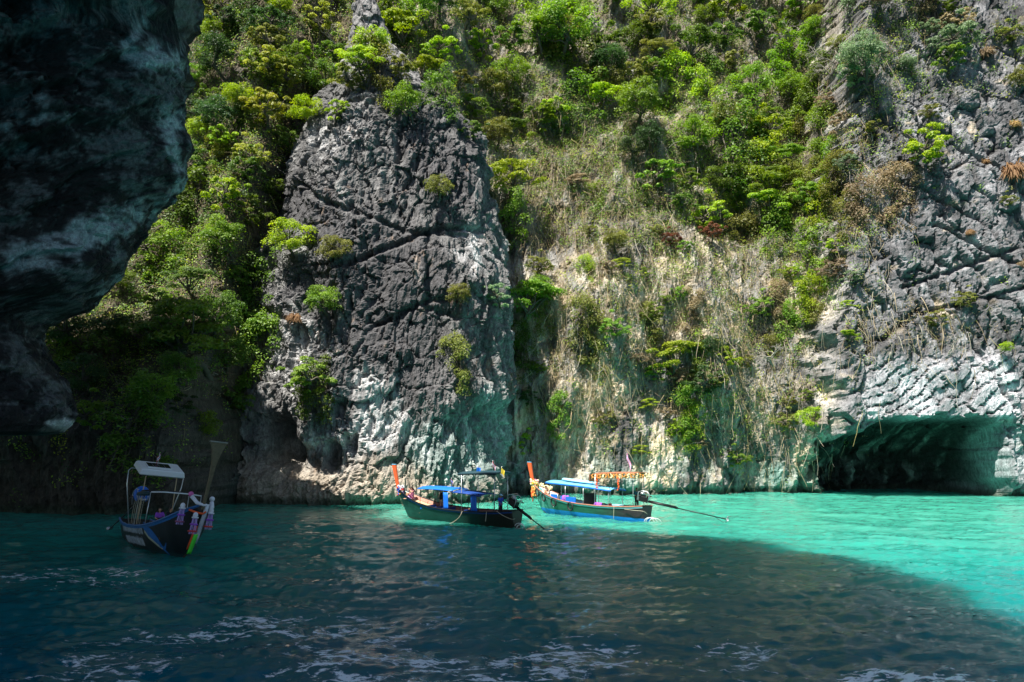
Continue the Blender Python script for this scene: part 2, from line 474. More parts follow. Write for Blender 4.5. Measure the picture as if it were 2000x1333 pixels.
        tl = np.clip(g(900, 880, 120, 75) + g(960, 800, 40, 60) * .6, 0, 1)
        c = blend(c, C(.20, .255, .245), ss(.25, .7, tl + .25 * n3) * .85)  # teal stain, with green bounce light off the water painted in
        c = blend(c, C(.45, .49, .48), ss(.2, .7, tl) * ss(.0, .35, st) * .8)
        c = blend(c, RUST, ss(.33, .5, n3 + .3 * n1) * .30)
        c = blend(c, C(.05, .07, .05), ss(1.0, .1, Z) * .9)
        return c
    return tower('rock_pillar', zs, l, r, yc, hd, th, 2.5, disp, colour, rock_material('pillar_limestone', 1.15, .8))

PILLAR = pillar()
PILLAR['label'] = 'grey limestone pillar dotted with bushes, standing in front of the cliff'

def spire():
    d0 = 94.0
    ztop = at(715, -70, d0).z
    zs = np.concatenate([np.arange(30, ztop - 1, .22), np.linspace(ztop - 1, ztop, 10)])
    l = outline([(640, 240), (675, 120), (690, 60), (700, 0), (714, -70)], d0, zs)
    r = outline([(870, 240), (800, 130), (765, 90), (742, 30), (734, 0), (716, -70)], d0, zs)
    yc = np.full_like(zs, d0)
    def disp(P, N):
        X, Y, Z = P[..., 0], P[..., 1], P[..., 2]
        f1, f2, cid = worley(X / 1.1, Y / 1.1, Z / 1.6, 205)
        return fbm(X / 3, Y / 3, Z / 5, 3, 201) * 1.0 + (cid - .5) * .6 - ss(.12, 0, f2 - f1) * .25 + fbm(X / .8, Y / .8, Z / 1.4, 3, 202, .6, True) * .3
    def colour(P, N):
        X, Y, Z = P[..., 0], P[..., 1], P[..., 2]
        n3 = fbm(X / 1.6, Y / 1.6, Z / 2.2, 4, 223, .6)
        return blend(np.broadcast_to(C(.24, .235, .23), P.shape).copy(), C(.075, .075, .08), ss(-.1, .35, n3))
    o = tower('rock_spire', zs, l, r, yc, .8 * (r - l) / 2, angles(150, 30), 2.0, disp, colour, bpy.data.materials['pillar_limestone'])
    o['label'] = 'dark jagged rock spire rising behind the pillar top'
spire()

# ---- the dark overhang at the left, close to the camera
OD = 41.0
def overhang():
    zlo = at(100, 850, 47.0).z
    zs = np.concatenate([np.linspace(zlo, zlo + 1.2, 14), np.arange(zlo + 1.3, 30, .13), np.arange(30, 41.1, .4)])
    r = outline([(70, 850), (118, 846), (134, 832), (140, 812), (134, 775), (122, 735), (104, 700), (88, 660), (96, 640), (132, 620), (192, 600), (234, 566), (241, 530), (244, 500), (262, 462), (300, 412), (328, 388), (342, 350), (350, 280), (366, 180), (380, 60), (384, 0), (394, -120), (404, -420), (420, -600)], lambda py: 48.6 + .9 * min(1, max(0, (640 - py) / 80)) - 2.2 * min(1, max(0, -py / 60)), zs)
    l = np.full_like(zs, -66.0) + 0 * zs
    l = l + np.clip(3 - (zs - zlo), 0, 3) ** 2 * 3.0
    zc = at(100, 600, OD).z
    hd = 6.0 + 1.8 * ss(zc - 2, zc + 6, zs) + 8.0 * ss(30, 34, zs)
    yc = 47.0 + .8 * ss(zc - 2, zc + 6, zs) - 1.8 * ss(30, 34, zs)
    th = angles(440, 40, -70, 150)
    def disp(P, N):
        X, Y, Z = P[..., 0], P[..., 1], P[..., 2]
        front = ss(.1, .5, -N[..., 1])
        px, py = pix((X, Y, Z))
        wx, wy = fbm(X / 4, Y / 4, Z / 4, 3, 301), fbm(X / 4, Y / 4, Z / 4, 3, 302)
        d = fbm(X / 6, Y / 6, Z / 4, 3, 303) * 1.5
        # sweeping shelves that rise towards the rim
        u = (py + .42 * px + 60 * wx) / 105.0
        sh = (u % 1)
        d += front * (ss(0, .75, sh) * ss(1, .86, sh) - .5) * 1.7
        q = lambda a, b, rx, ry, rot=0.0: np.exp(-(((px - a) * math.cos(rot) + (py - b) * math.sin(rot)) / rx) ** 2 - ((-(px - a) * math.sin(rot) + (py - b) * math.cos(rot)) / ry) ** 2)
        d += 1.6 * q(130, 505, 190, 40, -.35) + 1.2 * q(330, 330, 60, 70) + 1.0 * q(300, 110, 90, 35, .1) + 1.0 * q(90, 190, 40, 60) + 1.0 * q(340, 280, 22, 90, -.3)
        d -= 2.6 * q(150, 330, 150, 60, -.1) + 1.6 * q(250, 50, 80, 40) + 2.0 * q(300, 240, 40, 30) + 1.8 * q(190, 575, 60, 26, -.2) + 2.0 * q(30, 590, 70, 40) + 1.2 * q(60, 100, 60, 40)
        d += .6 * fbm(X / 1.8, Y / 1.8, Z / 1.4, 4, 305, .55, True)
        d += .75 * fbm(u * 2.6, X / 5, Z / 5, 4, 307, .6, True)
        f1, f2, cid = worley(X / 1.5 + wx, Y / 1.5, Z / .9 + wy, 308)
        d += (cid - .5) * .8 - ss(.10, 0, f2 - f1) * .25
        d -= .7 * ss(.28, .55, fbm(X / .8, Y / .8, Z / .8, 2, 309))
        d += .20 * fbm(X / .5, Y / .5, Z / .5, 3, 306, .6)
        d *= 1 - .6 * ss(.45, .9, N[..., 0])
        d += 7.0 * ss(.25, .8, N[..., 1]) * ss(30.5, 34, Z) * ss(-24.5, -30, X)  # unseen bulge behind the crest, shaped to shade the gully
        return d * np.clip((Z - zlo) / 1.5, .15, 1) * ss(.5, 2.0, np.abs(X + 66))
    def colour(P, N):
        X, Y, Z = P[..., 0], P[..., 1], P[..., 2]
        px, py = pix((X, Y, Z))
        n1 = fbm(X / 3, Y / 3, Z / 2, 4, 311)
        n3 = fbm(X / .9, Y / .9, Z / .7, 4, 312, .6)
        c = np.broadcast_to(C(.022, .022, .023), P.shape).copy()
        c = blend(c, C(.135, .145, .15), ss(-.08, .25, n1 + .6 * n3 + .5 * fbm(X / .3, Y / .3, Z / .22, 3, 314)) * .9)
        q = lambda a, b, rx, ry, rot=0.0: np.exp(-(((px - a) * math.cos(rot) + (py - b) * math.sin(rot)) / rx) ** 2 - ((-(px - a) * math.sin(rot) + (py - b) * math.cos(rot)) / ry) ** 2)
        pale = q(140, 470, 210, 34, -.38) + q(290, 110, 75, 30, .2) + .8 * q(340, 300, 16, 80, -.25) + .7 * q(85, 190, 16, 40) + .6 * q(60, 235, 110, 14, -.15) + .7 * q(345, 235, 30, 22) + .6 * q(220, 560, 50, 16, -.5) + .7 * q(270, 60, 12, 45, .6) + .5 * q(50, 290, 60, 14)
        c = blend(c, C(.40, .46, .48), ss(.25, .75, pale + .7 * n3 + .3 * n1) * .9)  # teal-grey rock bands, with the light on them painted into the colour
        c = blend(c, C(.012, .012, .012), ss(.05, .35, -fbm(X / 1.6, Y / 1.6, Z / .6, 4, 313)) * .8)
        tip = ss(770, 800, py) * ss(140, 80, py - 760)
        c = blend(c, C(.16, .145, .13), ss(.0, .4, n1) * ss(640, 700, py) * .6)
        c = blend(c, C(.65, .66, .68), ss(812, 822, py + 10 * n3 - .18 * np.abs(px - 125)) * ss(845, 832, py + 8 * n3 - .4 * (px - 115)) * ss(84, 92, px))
        return c
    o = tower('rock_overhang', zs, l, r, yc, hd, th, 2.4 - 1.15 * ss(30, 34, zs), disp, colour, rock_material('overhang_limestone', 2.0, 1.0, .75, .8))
    o['label'] = 'dark overhanging limestone shelf with a white tipped hanging knob'
overhang()

# ---- unseen rock mass added high above and beside the camera to shade near water
def headland():
    zs = np.arange(26, 60.1, .8)
    t = (zs - 26) / 34
    r = -22 + 20.6 * ss(0, .6, t)
    l = np.full_like(zs, -78)
    yc = 12.2 + 0 * zs
    hd = 12 + 16 * ss(0, .5, t)
    def disp(P, N):
        X, Y, Z = P[..., 0], P[..., 1], P[..., 2]
        return fbm(X / 9, Y / 9, Z / 6, 4, 401) * 2.6 + fbm(X / 3.2, Y / 3.2, Z / 4, 4, 404, .6) * 2.6 + fbm(X / 2.5, Y / 2.5, Z / 2, 3, 402, .5, True) * .6
    def colour(P, N):
        n = fbm(P[..., 0] / 3, P[..., 1] / 3, P[..., 2] / 3, 3, 403)
        return blend(np.broadcast_to(C(.09, .088, .085), P.shape).copy(), C(.25, .25, .24), ss(0, .5, n))
    o = tower('headland', zs, l, r, yc, hd, angles(160, 50, -90, 150), 2.6, disp, colour, bpy.data.materials['overhang_limestone'])
    o['label'] = 'unseen upper headland added to shade the near water'
headland()

# ------------------------------------------------------------------ water
def wave_h(x, y):
    amp = 1.0 + .5 * fbm(x / 22, y / 22, 0, 2, 501)
    h = .17 * perlin(x / 5.5 + .15 * y, y / 3.4, 0.3, 502) + .15 * fbm(x / 2.1, y / 1.25, 1.7, 3, 503, .55, False)
    h += .085 * fbm(x / .8, y / .55, 5.1, 2, 505, .5, True)
    return h * amp

def water():
    ys = np.concatenate([np.linspace(-120, 6, 22), 6 + 104 * (np.linspace(0, 1, 400)[1:]) ** 1.55, np.linspace(112, 140, 5)])
    us = np.linspace(-1, 1, 420)
    hw = np.where(ys < 6, 90, np.clip(ys, 16, 200) * .72 + 8)
    X = us[None, :] * hw[:, None]
    X[:, 0], X[:, -1] = -160, 160
    Y = np.repeat(ys[:, None], len(us), 1)
    Zh = wave_h(X.astype(np.float32), Y.astype(np.float32)) * ss(-10, 8, Y)
    P = np.stack([X, Y, Zh], -1)
    m, nt, bs = new_mat('lagoon_water')
    L = nt.links.new
    geo = node(nt, 'NewGeometry').outputs['Position']
    sep = node(nt, 'SeparateXYZ')
    L(geo, sep.inputs[0])
    big = node(nt, 'TexNoise', i_Scale=.09, i_Detail=3.0)
    L(geo, big.inputs['Vector'])
    # shallower, milkier and greener towards the far shore; deep blue-green close by
    yy = node(nt, 'MapRange', interpolation_type='SMOOTHSTEP')
    for k, v in zip(('From Min', 'From Max'), (26.0, 88.0)):
        yy.inputs[k].default_value = v
    sx = node(nt, 'Math', operation='MULTIPLY_ADD')
    L(sep.outputs[0], sx.inputs[0]); sx.inputs[1].default_value = .15; L(sep.outputs[1], sx.inputs[2])
    nb = node(nt, 'Math', operation='MULTIPLY_ADD')
    L(big.outputs[0], nb.inputs[0]); nb.inputs[1].default_value = 22.0; L(sx.outputs[0], nb.inputs[2])
    L(nb.outputs[0], yy.inputs[0])
    cr = node(nt, 'ValToRGB')
    el = cr.color_ramp.elements
    el[0].color = (.001, .085, .125, 1)
    el[1].color = (.040, .26, .19, 1)
    e = el.new(.45); e.color = (.004, .22, .185, 1)
    L(yy.outputs[0], cr.inputs[0])
    # foam: torn strands of the wakes
    def fmask(cx, cyy, rx, ry):
        a = node(nt, 'VectorMath', operation='SUBTRACT'); L(geo, a.inputs[0]); a.inputs[1].default_value = (cx, cyy, 0)
        b = node(nt, 'VectorMath', operation='MULTIPLY'); L(a.outputs[0], b.inputs[0]); b.inputs[1].default_value = (1 / rx, 1 / ry, 0)
        c = node(nt, 'VectorMath', operation='LENGTH'); L(b.outputs[0], c.inputs[0])
        d = node(nt, 'MapRange', interpolation_type='SMOOTHSTEP'); L(c.outputs['Value'], d.inputs[0])
        d.inputs['From Min'].default_value = 1.0; d.inputs['From Max'].default_value = .25
        return d.outputs[0]
    mp = node(nt, 'Mapping'); L(geo, mp.inputs[0]); mp.inputs['Scale'].default_value = (.42, .75, 0)
    wn_ = node(nt, 'TexNoise', i_Scale=1.1, i_Detail=4.0)
    L(mp.outputs[0], wn_.inputs['Vector'])
    wv = mixc(nt, 'ADD', .9, mp.outputs[0], wn_.outputs['Color'])
    vo = node(nt, 'TexVoronoi', feature='DISTANCE_TO_EDGE', i_Scale=.85)
    L(wv, vo.inputs['Vector'])
    vo2 = node(nt, 'TexVoronoi', feature='DISTANCE_TO_EDGE', i_Scale=2.6)
    L(wv, vo2.inputs['Vector'])
    fn = node(nt, 'TexNoise', i_Scale=.75, i_Detail=7.0, i_Roughness=.72)
    L(mp.outputs[0], fn.inputs['Vector'])
    s1 = ramp(nt, vo.outputs['Distance'], [(0.0, 1.0), (.06, .7), (.13, 0.0)])
    s2 = ramp(nt, vo2.outputs['Distance'], [(0.0, .9), (.05, .5), (.12, 0.0)])
    strand = mixc(nt, 'LIGHTEN', 1.0, s1, s2)
    patch = ramp(nt, fn.outputs[0], [(.46, 0.0), (.54, 1.0)])
    solid = ramp(nt, fn.outputs[0], [(.60, 0.0), (.66, .6)])
    strand = mixc(nt, 'LIGHTEN', 1.0, strand, solid)
    tot = None
    for a in FOAM:
        k = fmask(*a[:4])
        mm = node(nt, 'Math', operation='MULTIPLY'); L(k, mm.inputs[0]); mm.inputs[1].default_value = a[4]
        if tot is None:
            tot = mm.outputs[0]
        else:
            mx = node(nt, 'Math', operation='MAXIMUM'); L(tot, mx.inputs[0]); L(mm.outputs[0], mx.inputs[1]); tot = mx.outputs[0]
    f = node(nt, 'Math', operation='MULTIPLY'); L(strand, f.inputs[0]); L(patch, f.inputs[1])
    f2 = node(nt, 'Math', operation='MULTIPLY', use_clamp=True); L(f.outputs[0], f2.inputs[0]); L(tot, f2.inputs[1])
    brk = node(nt, 'TexNoise', i_Scale=5.0, i_Detail=5.0, i_Roughness=.7)
    L(mp.outputs[0], brk.inputs['Vector'])
    f3 = node(nt, 'Math', operation='MULTIPLY'); L(f2.outputs[0], f3.inputs[0])
    L(ramp(nt, brk.outputs[0], [(.40, .12), (.58, 1.25)]), f3.inputs[1])
    f2 = node(nt, 'MapRange', interpolation_type='SMOOTHSTEP'); L(f3.outputs[0], f2.inputs[0])
    f2.inputs['From Min'].default_value = .22; f2.inputs['From Max'].default_value = .62
    colr = mixc(nt, 'MIX', f2.outputs[0], cr.outputs[0], (.74, .80, .82))
    L(colr, bs.inputs['Base Color'])
    ro = node(nt, 'MapRange'); L(f2.outputs[0], ro.inputs[0]); ro.inputs['To Min'].default_value = .035; ro.inputs['To Max'].default_value = .7
    L(ro.outputs[0], bs.inputs['Roughness'])
    bs.inputs['IOR'].default_value = 1.33
    bs.subsurface_method = 'BURLEY'
    bs.inputs['Subsurface Weight'].default_value = 1.0
    bs.inputs['Subsurface Radius'].default_value = (.25, 1.0, .95)
    bs.inputs['Subsurface Scale'].default_value = 7.0
    bs.inputs['Specular IOR Level'].default_value = .27
    b1n = node(nt, 'TexNoise', i_Scale=1.6, i_Detail=5.0, i_Roughness=.6)
    mp2 = node(nt, 'Mapping'); L(geo, mp2.inputs[0]); mp2.inputs['Scale'].default_value = (.8, 1.5, 1)
    L(mp2.outputs[0], b1n.inputs['Vector'])
    b1 = node(nt, 'Bump', i_Strength=.4, i_Distance=.12)
    L(b1n.outputs[0], b1.inputs['Height'])
    L(b1.outputs[0], bs.inputs['Normal'])
    o = mesh_np('water', P.reshape(-1, 3), grid_faces(len(us), len(ys)), m)
    structure(o, 'emerald lagoon water with wakes and foam')
# (x, y, rx, ry, strength)
FOAM = [(-7.5, 27.5, 8.0, 5.0, 1.0), (-2.0, 23.5, 9.0, 4.0, .95), (3.0, 25.0, 9.0, 3.5, .85), (-14.0, 24.0, 9, 5.0, .55), (-9.0, 21.5, 4, 2.2, 1.0), (-20.5, 38.0, 6.0, 4.5, .8), (9.5, 22.5, 6.0, 1.8, .95), (12, 28.5, 5.0, 2.5, .35), (-1, 21.6, 14, 1.6, .55)]
water()

# ------------------------------------------------------------------ vegetation
bpy.context.view_layer.update()
EYEV = Vector((0, 0, EYE))

def hit(px, py):
    best = None
    for o in (CLIFF, PILLAR, bpy.data.objects['rock_spire'], bpy.data.objects['rock_overhang']):
        ok, p, n, _ = o.ray_cast(EYEV, ray(px, py))
        if ok and (best is None or p.y < best[0].y):
            best = (p, n, o.name)
    return None if best and best[2] == 'rock_overhang' else best

def leaf_material(name, dark, light, vary=.25, use_col=False):
    m, nt, bs = new_mat(name)
    L = nt.links.new
    if use_col:
        base = node(nt, 'VertexColor', layer_name='Col').outputs[0]
    else:
        t = node(nt, 'Attribute', attribute_name='tint')
        base = mixc(nt, 'MIX', t.outputs['Fac'], dark, light)
        oi = node(nt, 'ObjectInfo')
        hs = node(nt, 'HueSaturation')
        hm = node(nt, 'MapRange'); L(oi.outputs['Random'], hm.inputs[0]); hm.inputs['To Min'].default_value = .485; hm.inputs['To Max'].default_value = .515
        vm = node(nt, 'MapRange'); L(oi.outputs['Random'], vm.inputs[0]); vm.inputs['To Min'].default_value = 1 - vary; vm.inputs['To Max'].default_value = 1 + vary
        L(hm.outputs[0], hs.inputs['Hue']); L(vm.outputs[0], hs.inputs['Value']); L(base, hs.inputs['Color'])
        base = hs.outputs[0]
    out = nt.nodes['Material Output']
    L(base, bs.inputs['Base Color'])
    bs.inputs['Roughness'].default_value = .5
    bs.inputs['Specular IOR Level'].default_value = .35
    tr = node(nt, 'BsdfTranslucent')
    hs2 = node(nt, 'HueSaturation', i_Saturation=1.15, i_Value=1.25); L(base, hs2.inputs['Color']); L(hs2.outputs[0], tr.inputs[0])
    mx = node(nt, 'MixShader'); mx.inputs[0].default_value = .45
    L(bs.outputs[0], mx.inputs[1]); L(tr.outputs[0], mx.inputs[2]); L(mx.outputs[0], out.inputs[0])
    return m

def plain(name, col, rough=.6, metal=0.0, grain=0.0, gscale=8.0, spec=.4):
    m, nt, bs = new_mat(name)
    bs.inputs['Base Color'].default_value = (*col, 1)
    bs.inputs['Roughness'].default_value = rough
    bs.inputs['Metallic'].default_value = metal
    bs.inputs['Specular IOR Level'].default_value = spec
    if grain:
        co = node(nt, 'TexCoord').outputs['Object']
        n = node(nt, 'TexNoise', i_Scale=gscale, i_Detail=5.0, i_Roughness=.65)
        nt.links.new(co, n.inputs['Vector'])
        f = ramp(nt, n.outputs[0], [(.3, 1 - grain), (.7, 1 + grain)])
        nt.links.new(mixc(nt, 'MULTIPLY', 1.0, col, f), bs.inputs['Base Color'])
        b = node(nt, 'Bump', i_Strength=.3, i_Distance=.01)
        nt.links.new(n.outputs[0], b.inputs['Height'])
        nt.links.new(b.outputs[0], bs.inputs['Normal'])
    return m

LEAF = {
    'lime green': leaf_material('lime_leaves', (0.176, 0.297, 0.016), (0.405, 0.513, 0.034)),
    'bright green': leaf_material('bright_leaves', (.095, .19, .02), (.25, .37, .045)),
    'mid green': leaf_material('mid_leaves', (.058, .12, .018), (.165, .25, .04)),
    'dark green': leaf_material('dark_leaves', (.024, .06, .018), (.075, .14, .038)),
    'olive green': leaf_material('olive_leaves', (.11, .135, .028), (.28, .29, .065)),
    'grey green': leaf_material('grey_leaves', (0.108, 0.176, 0.088), (0.270, 0.365, 0.189)),
    'pale yellow': leaf_material('yellow_leaves', (.20, .25, .03), (.46, .47, .09)),
    'tan dry': leaf_material('dry_leaves', (.20, .155, .085), (.42, .34, .21)),
    'rusty red': leaf_material('red_leaves', (.11, .04, .025), (.24, .09, .055)),
    'rusty orange': leaf_material('orange_leaves', (.28, .18, .085), (.42, .29, .15)),
}
BARK = plain('bark', (.10, .085, .065), .9, 0, .4, 6)
PALE_BARK = plain('pale_bark', (.34, .31, .27), .9, 0, .35, 6)

def leaf_cards(centres, normals, sizes, g, elong=1.7):
    """one folded-diamond leaf quad per centre"""
    n = normals / (np.linalg.norm(normals, axis=1, keepdims=True) + 1e-9)
    r = g.normal(size=n.shape)
    t = np.cross(n, r)
    t /= np.linalg.norm(t, axis=1, keepdims=True) + 1e-9
    b = np.cross(n, t)
    s = sizes[:, None]
    V = np.stack([centres - t * s * .5, centres + b * s * .5 / elong - n * s * .10, centres + t * s * .5, centres - b * s * .5 / elong - n * s * .10], 1)
    k = len(centres)
    return V.reshape(-1, 3), np.arange(k * 4).reshape(k, 4)

def tube_np(pts, rad, sides=5):
    pts = np.asarray(pts, float)
    k = len(pts)
    T = np.gradient(pts, axis=0)
    T /= np.linalg.norm(T, axis=1, keepdims=True) + 1e-9
    ref = np.array([0.3, .2, 1.0]) if abs(T[0, 2]) < .8 else np.array([1.0, .2, .1])
    A = np.cross(T, ref); A /= np.linalg.norm(A, axis=1, keepdims=True) + 1e-9
    B = np.cross(T, A)
    ang = np.linspace(0, 2 * np.pi, sides, endpoint=False)
    rad = np.asarray(rad, float)
    V = pts[:, None] + rad[:, None, None] * (np.cos(ang)[None, :, None] * A[:, None] + np.sin(ang)[None, :, None] * B[:, None])
    return V.reshape(-1, 3), grid_faces(sides, k, True)

class Soup:
    def __init__(s):
        s.V, s.F, s.n = [], [], 0
    def add(s, V, Fq):
        s.V.append(np.asarray(V, float)); s.F.append(np.asarray(Fq) + s.n); s.n += len(V)
    def tube(s, pts, rad, sides=5):
        s.add(*tube_np(pts, rad, sides))
    def get(s):
        return np.concatenate(s.V), np.concatenate(s.F)

def bend(a, b, k, g, sag=0.0, wig=.06):
    a, b = np.asarray(a, float), np.asarray(b, float)
    t = np.linspace(0, 1, k)[:, None]
    p = a + (b - a) * t
    L = np.linalg.norm(b - a)
    w = np.cumsum(g.normal(size=(k, 3)), 0) * wig * L / k ** .5
    w -= w[-1] * t
    w -= w[0] * (1 - t)
    p = p + w
    p[:, 2] += sag * L * 4 * (t[:, 0] * (1 - t[:, 0]))
    return p

def make_proto(style, seed, nleaf=2600):
    """unit-wide crown and trunk meshes; base at the origin, outward = -Y"""
    g = np.random.default_rng(seed)
    cl = []
    if style == 'round':
        for _ in range(26):
            v = g.normal(size=3); v /= np.linalg.norm(v)
            v *= g.uniform(.25, 1) ** .5
            cl.append((v * (.40, .32, .30) + (0, -.26, .36), g.uniform(.09, .17), .8))
    elif style == 'umbrella':
        for _ in range(24):
            a, r = g.uniform(0, 6.28), g.uniform(0, .43) ** .9
            tier = g.choice([.26, .40, .52], p=[.25, .35, .4])
            cl.append((np.array([math.cos(a) * r * 1.05, math.sin(a) * r * .7 - .3, tier + .10 - .28 * r]), g.uniform(.09, .15), .45))
    elif style == 'airy':
        for _ in range(30):
            v = g.normal(size=3); v /= np.linalg.norm(v)
            v *= g.uniform(.4, 1)
            cl.append((v * (.46, .34, .36) + (0, -.26, .34), g.uniform(.05, .10), .6))
    elif style == 'hanging':
        for _ in range(30):
            z = g.uniform(-.85, .3)
            w = .30 * (1 - .45 * abs(z + .2))
            cl.append((np.array([g.uniform(-w, w), -.14 + g.uniform(-.12, .1), z]), g.uniform(.08, .14), 1.2))
    elif style == 'bough':
        for _ in range(16):
            t = g.uniform(.35, 1)
            cl.append((np.array([.1 + .5 * t + g.uniform(-.14, .14), -.25 - .15 * t, .10 - .75 * t * t + g.uniform(-.12, .12)]), g.uniform(.06, .10), .6))
    elif style == 'tuft':
        k = 420
        d = g.normal(size=(k, 3)); d[:, 1] = -np.abs(d[:, 1]); d[:, 2] = np.abs(d[:, 2]) * .6 + .1
        d /= np.linalg.norm(d, axis=1, keepdims=True)
        ln = g.uniform(.3, .55, k)
        b0 = g.normal(size=(k, 3)) * .06
        mid = b0 + d * ln[:, None] * .6
        tip = b0 + d * ln[:, None]; tip[:, 2] -= ln * .55
        side = np.cross(d, (0, 0, 1)); side /= np.linalg.norm(side, axis=1, keepdims=True) + 1e-9
        w = .018
        V = np.stack([b0, mid + side * w, tip, mid - side * w], 1).reshape(-1, 3)
        cr = mesh_np('crown', V, np.arange(4 * k).reshape(k, 4), None, None, True, None, {'tint': np.repeat(g.uniform(0, 1, k), 4)})
        me = cr.data
        bpy.data.objects.remove(cr)
        return me, None, (0, -.25, .05)
    if style == 'bare':
        S = Soup()
        def grow(p, d, ln, r, lev):
            q = p + d * ln
            pts = bend(p, q, 5, g, .03, .16)
            S.tube(pts, np.linspace(r, r * .55, 5), 4 if lev < 2 else 3)
            if lev >= 4:
                return
            for _ in range(g.integers(2, 5) if lev else 5):
                dd = d + g.normal(size=3) * .62
                dd[2] -= .05 * lev
                dd /= np.linalg.norm(dd)
                t = pts[g.integers(2, 5)]
                grow(t, dd, ln * g.uniform(.55, .85), r * .55, lev + 1)
        grow(np.zeros(3), np.array([g.uniform(-.3, .3), -.5, .75]), .26, .018, 0)
        V, Fq = S.get()
        o = mesh_np('branches', V, Fq, PALE_BARK)
        me = o.data
        bpy.data.objects.remove(o)
        return None, me, (0, -.25, .36)
    cs, ns, ti = [], [], []
    per = nleaf // len(cl)
    for (c, r, fl) in cl:
        v = g.normal(size=(per, 3)); v /= np.linalg.norm(v, axis=1, keepdims=True)
        v[:, 2] = np.where(v[:, 2] < -.35, -v[:, 2], v[:, 2])
        rad = r * g.uniform(.55, 1.12, per) ** .7
        cs.append(c + v * rad[:, None] * (1, 1, fl))
        ns.append(v * .7 + (0, -.15, .55) + g.normal(size=(per, 3)) * .45)
        ti.append(np.clip(g.uniform(.15, .85) + g.normal(size=per) * .22, 0, 1))
    cs, ns, ti = map(np.concatenate, (cs, ns, ti))
    sz = g.uniform(.021, .043, len(cs)) * (1.15 if style in ('airy', 'bough') else 1.0)
    V, Fq = leaf_cards(cs, ns, sz, g)
    cr = mesh_np('crown', V, Fq, None, None, True, None, {'tint': np.repeat(ti, 4)})
    S = Soup()
    if style == 'hanging':
        for _ in range(14):
            x = g.uniform(-.25, .25)
            S.tube(bend((x * .3, .02, .1), (x, -.15, g.uniform(-.95, -.4)), 6, g, .0, .1), np.linspace(.012, .004, 6), 4)
    elif style == 'bough':
        p = np.array([[0, .05, 0], [.12, -.15, .10], [.30, -.28, .06], [.42, -.34, -.16], [.36, -.36, -.42], [.5, -.38, -.62]])
        S.tube(p, np.linspace(.03, .008, 6), 5)
        for (c, r, fl) in cl:
            S.tube(bend(p[min(5, 2 + int(3 * g.uniform()))], c, 4, g), np.linspace(.009, .003, 4), 4)
    else:
        cc = np.array([0, -.24, .22])
        S.tube(bend((0, .06, -.03), cc, 6, g, .05, .12), np.linspace(.032, .020, 6), 6)
        for (c, r, fl) in cl[::2]:
            S.tube(bend(cc + g.normal(size=3) * .02, c, 5, g, .05, .14), np.linspace(.015, .004, 5), 4)
    V, Fq = S.get()
    tk = mesh_np('trunk', V, Fq, BARK)
    a, b = cr.data, tk.data
    bpy.data.objects.remove(cr); bpy.data.objects.remove(tk)
    cen = {'hanging': (0, -.15, -.28), 'bough': (.42, -.35, -.35), 'umbrella': (0, -.3, .42)}.get(style, (0, -.26, .36))
    return a, b, cen

PROTO = {}
for st_name, cnt, nl in (('round', 4, 4400), ('umbrella', 3, 4200), ('airy', 4, 3300), ('hanging', 3, 3800), ('bough', 1, 1700), ('tuft', 2, 0), ('bare', 4, 0)):
    PROTO[st_name] = [make_proto(st_name, 900 + 31 * k + len(st_name), nl) for k in range(cnt)]

KIND = {'round': ('shrub', 'rounded shrub'), 'umbrella': ('tree', 'umbrella tree'), 'airy': ('tree', 'leafy tree'), 'hanging': ('creeper', 'hanging creeper'), 'bough': ('tree', 'drooping branch tree'), 'tuft': ('grass tuft', 'grass tuft'), 'bare': ('shrub', 'leafless shrub')}
NAME = {'round': 'shrub', 'umbrella': 'umbrella_tree', 'airy': 'leafy_tree', 'hanging': 'hanging_creeper', 'bough': 'drooping_tree', 'tuft': 'grass_tuft', 'bare': 'bare_shrub'}
PLANTS = []       # [object, px, py, base label, host]

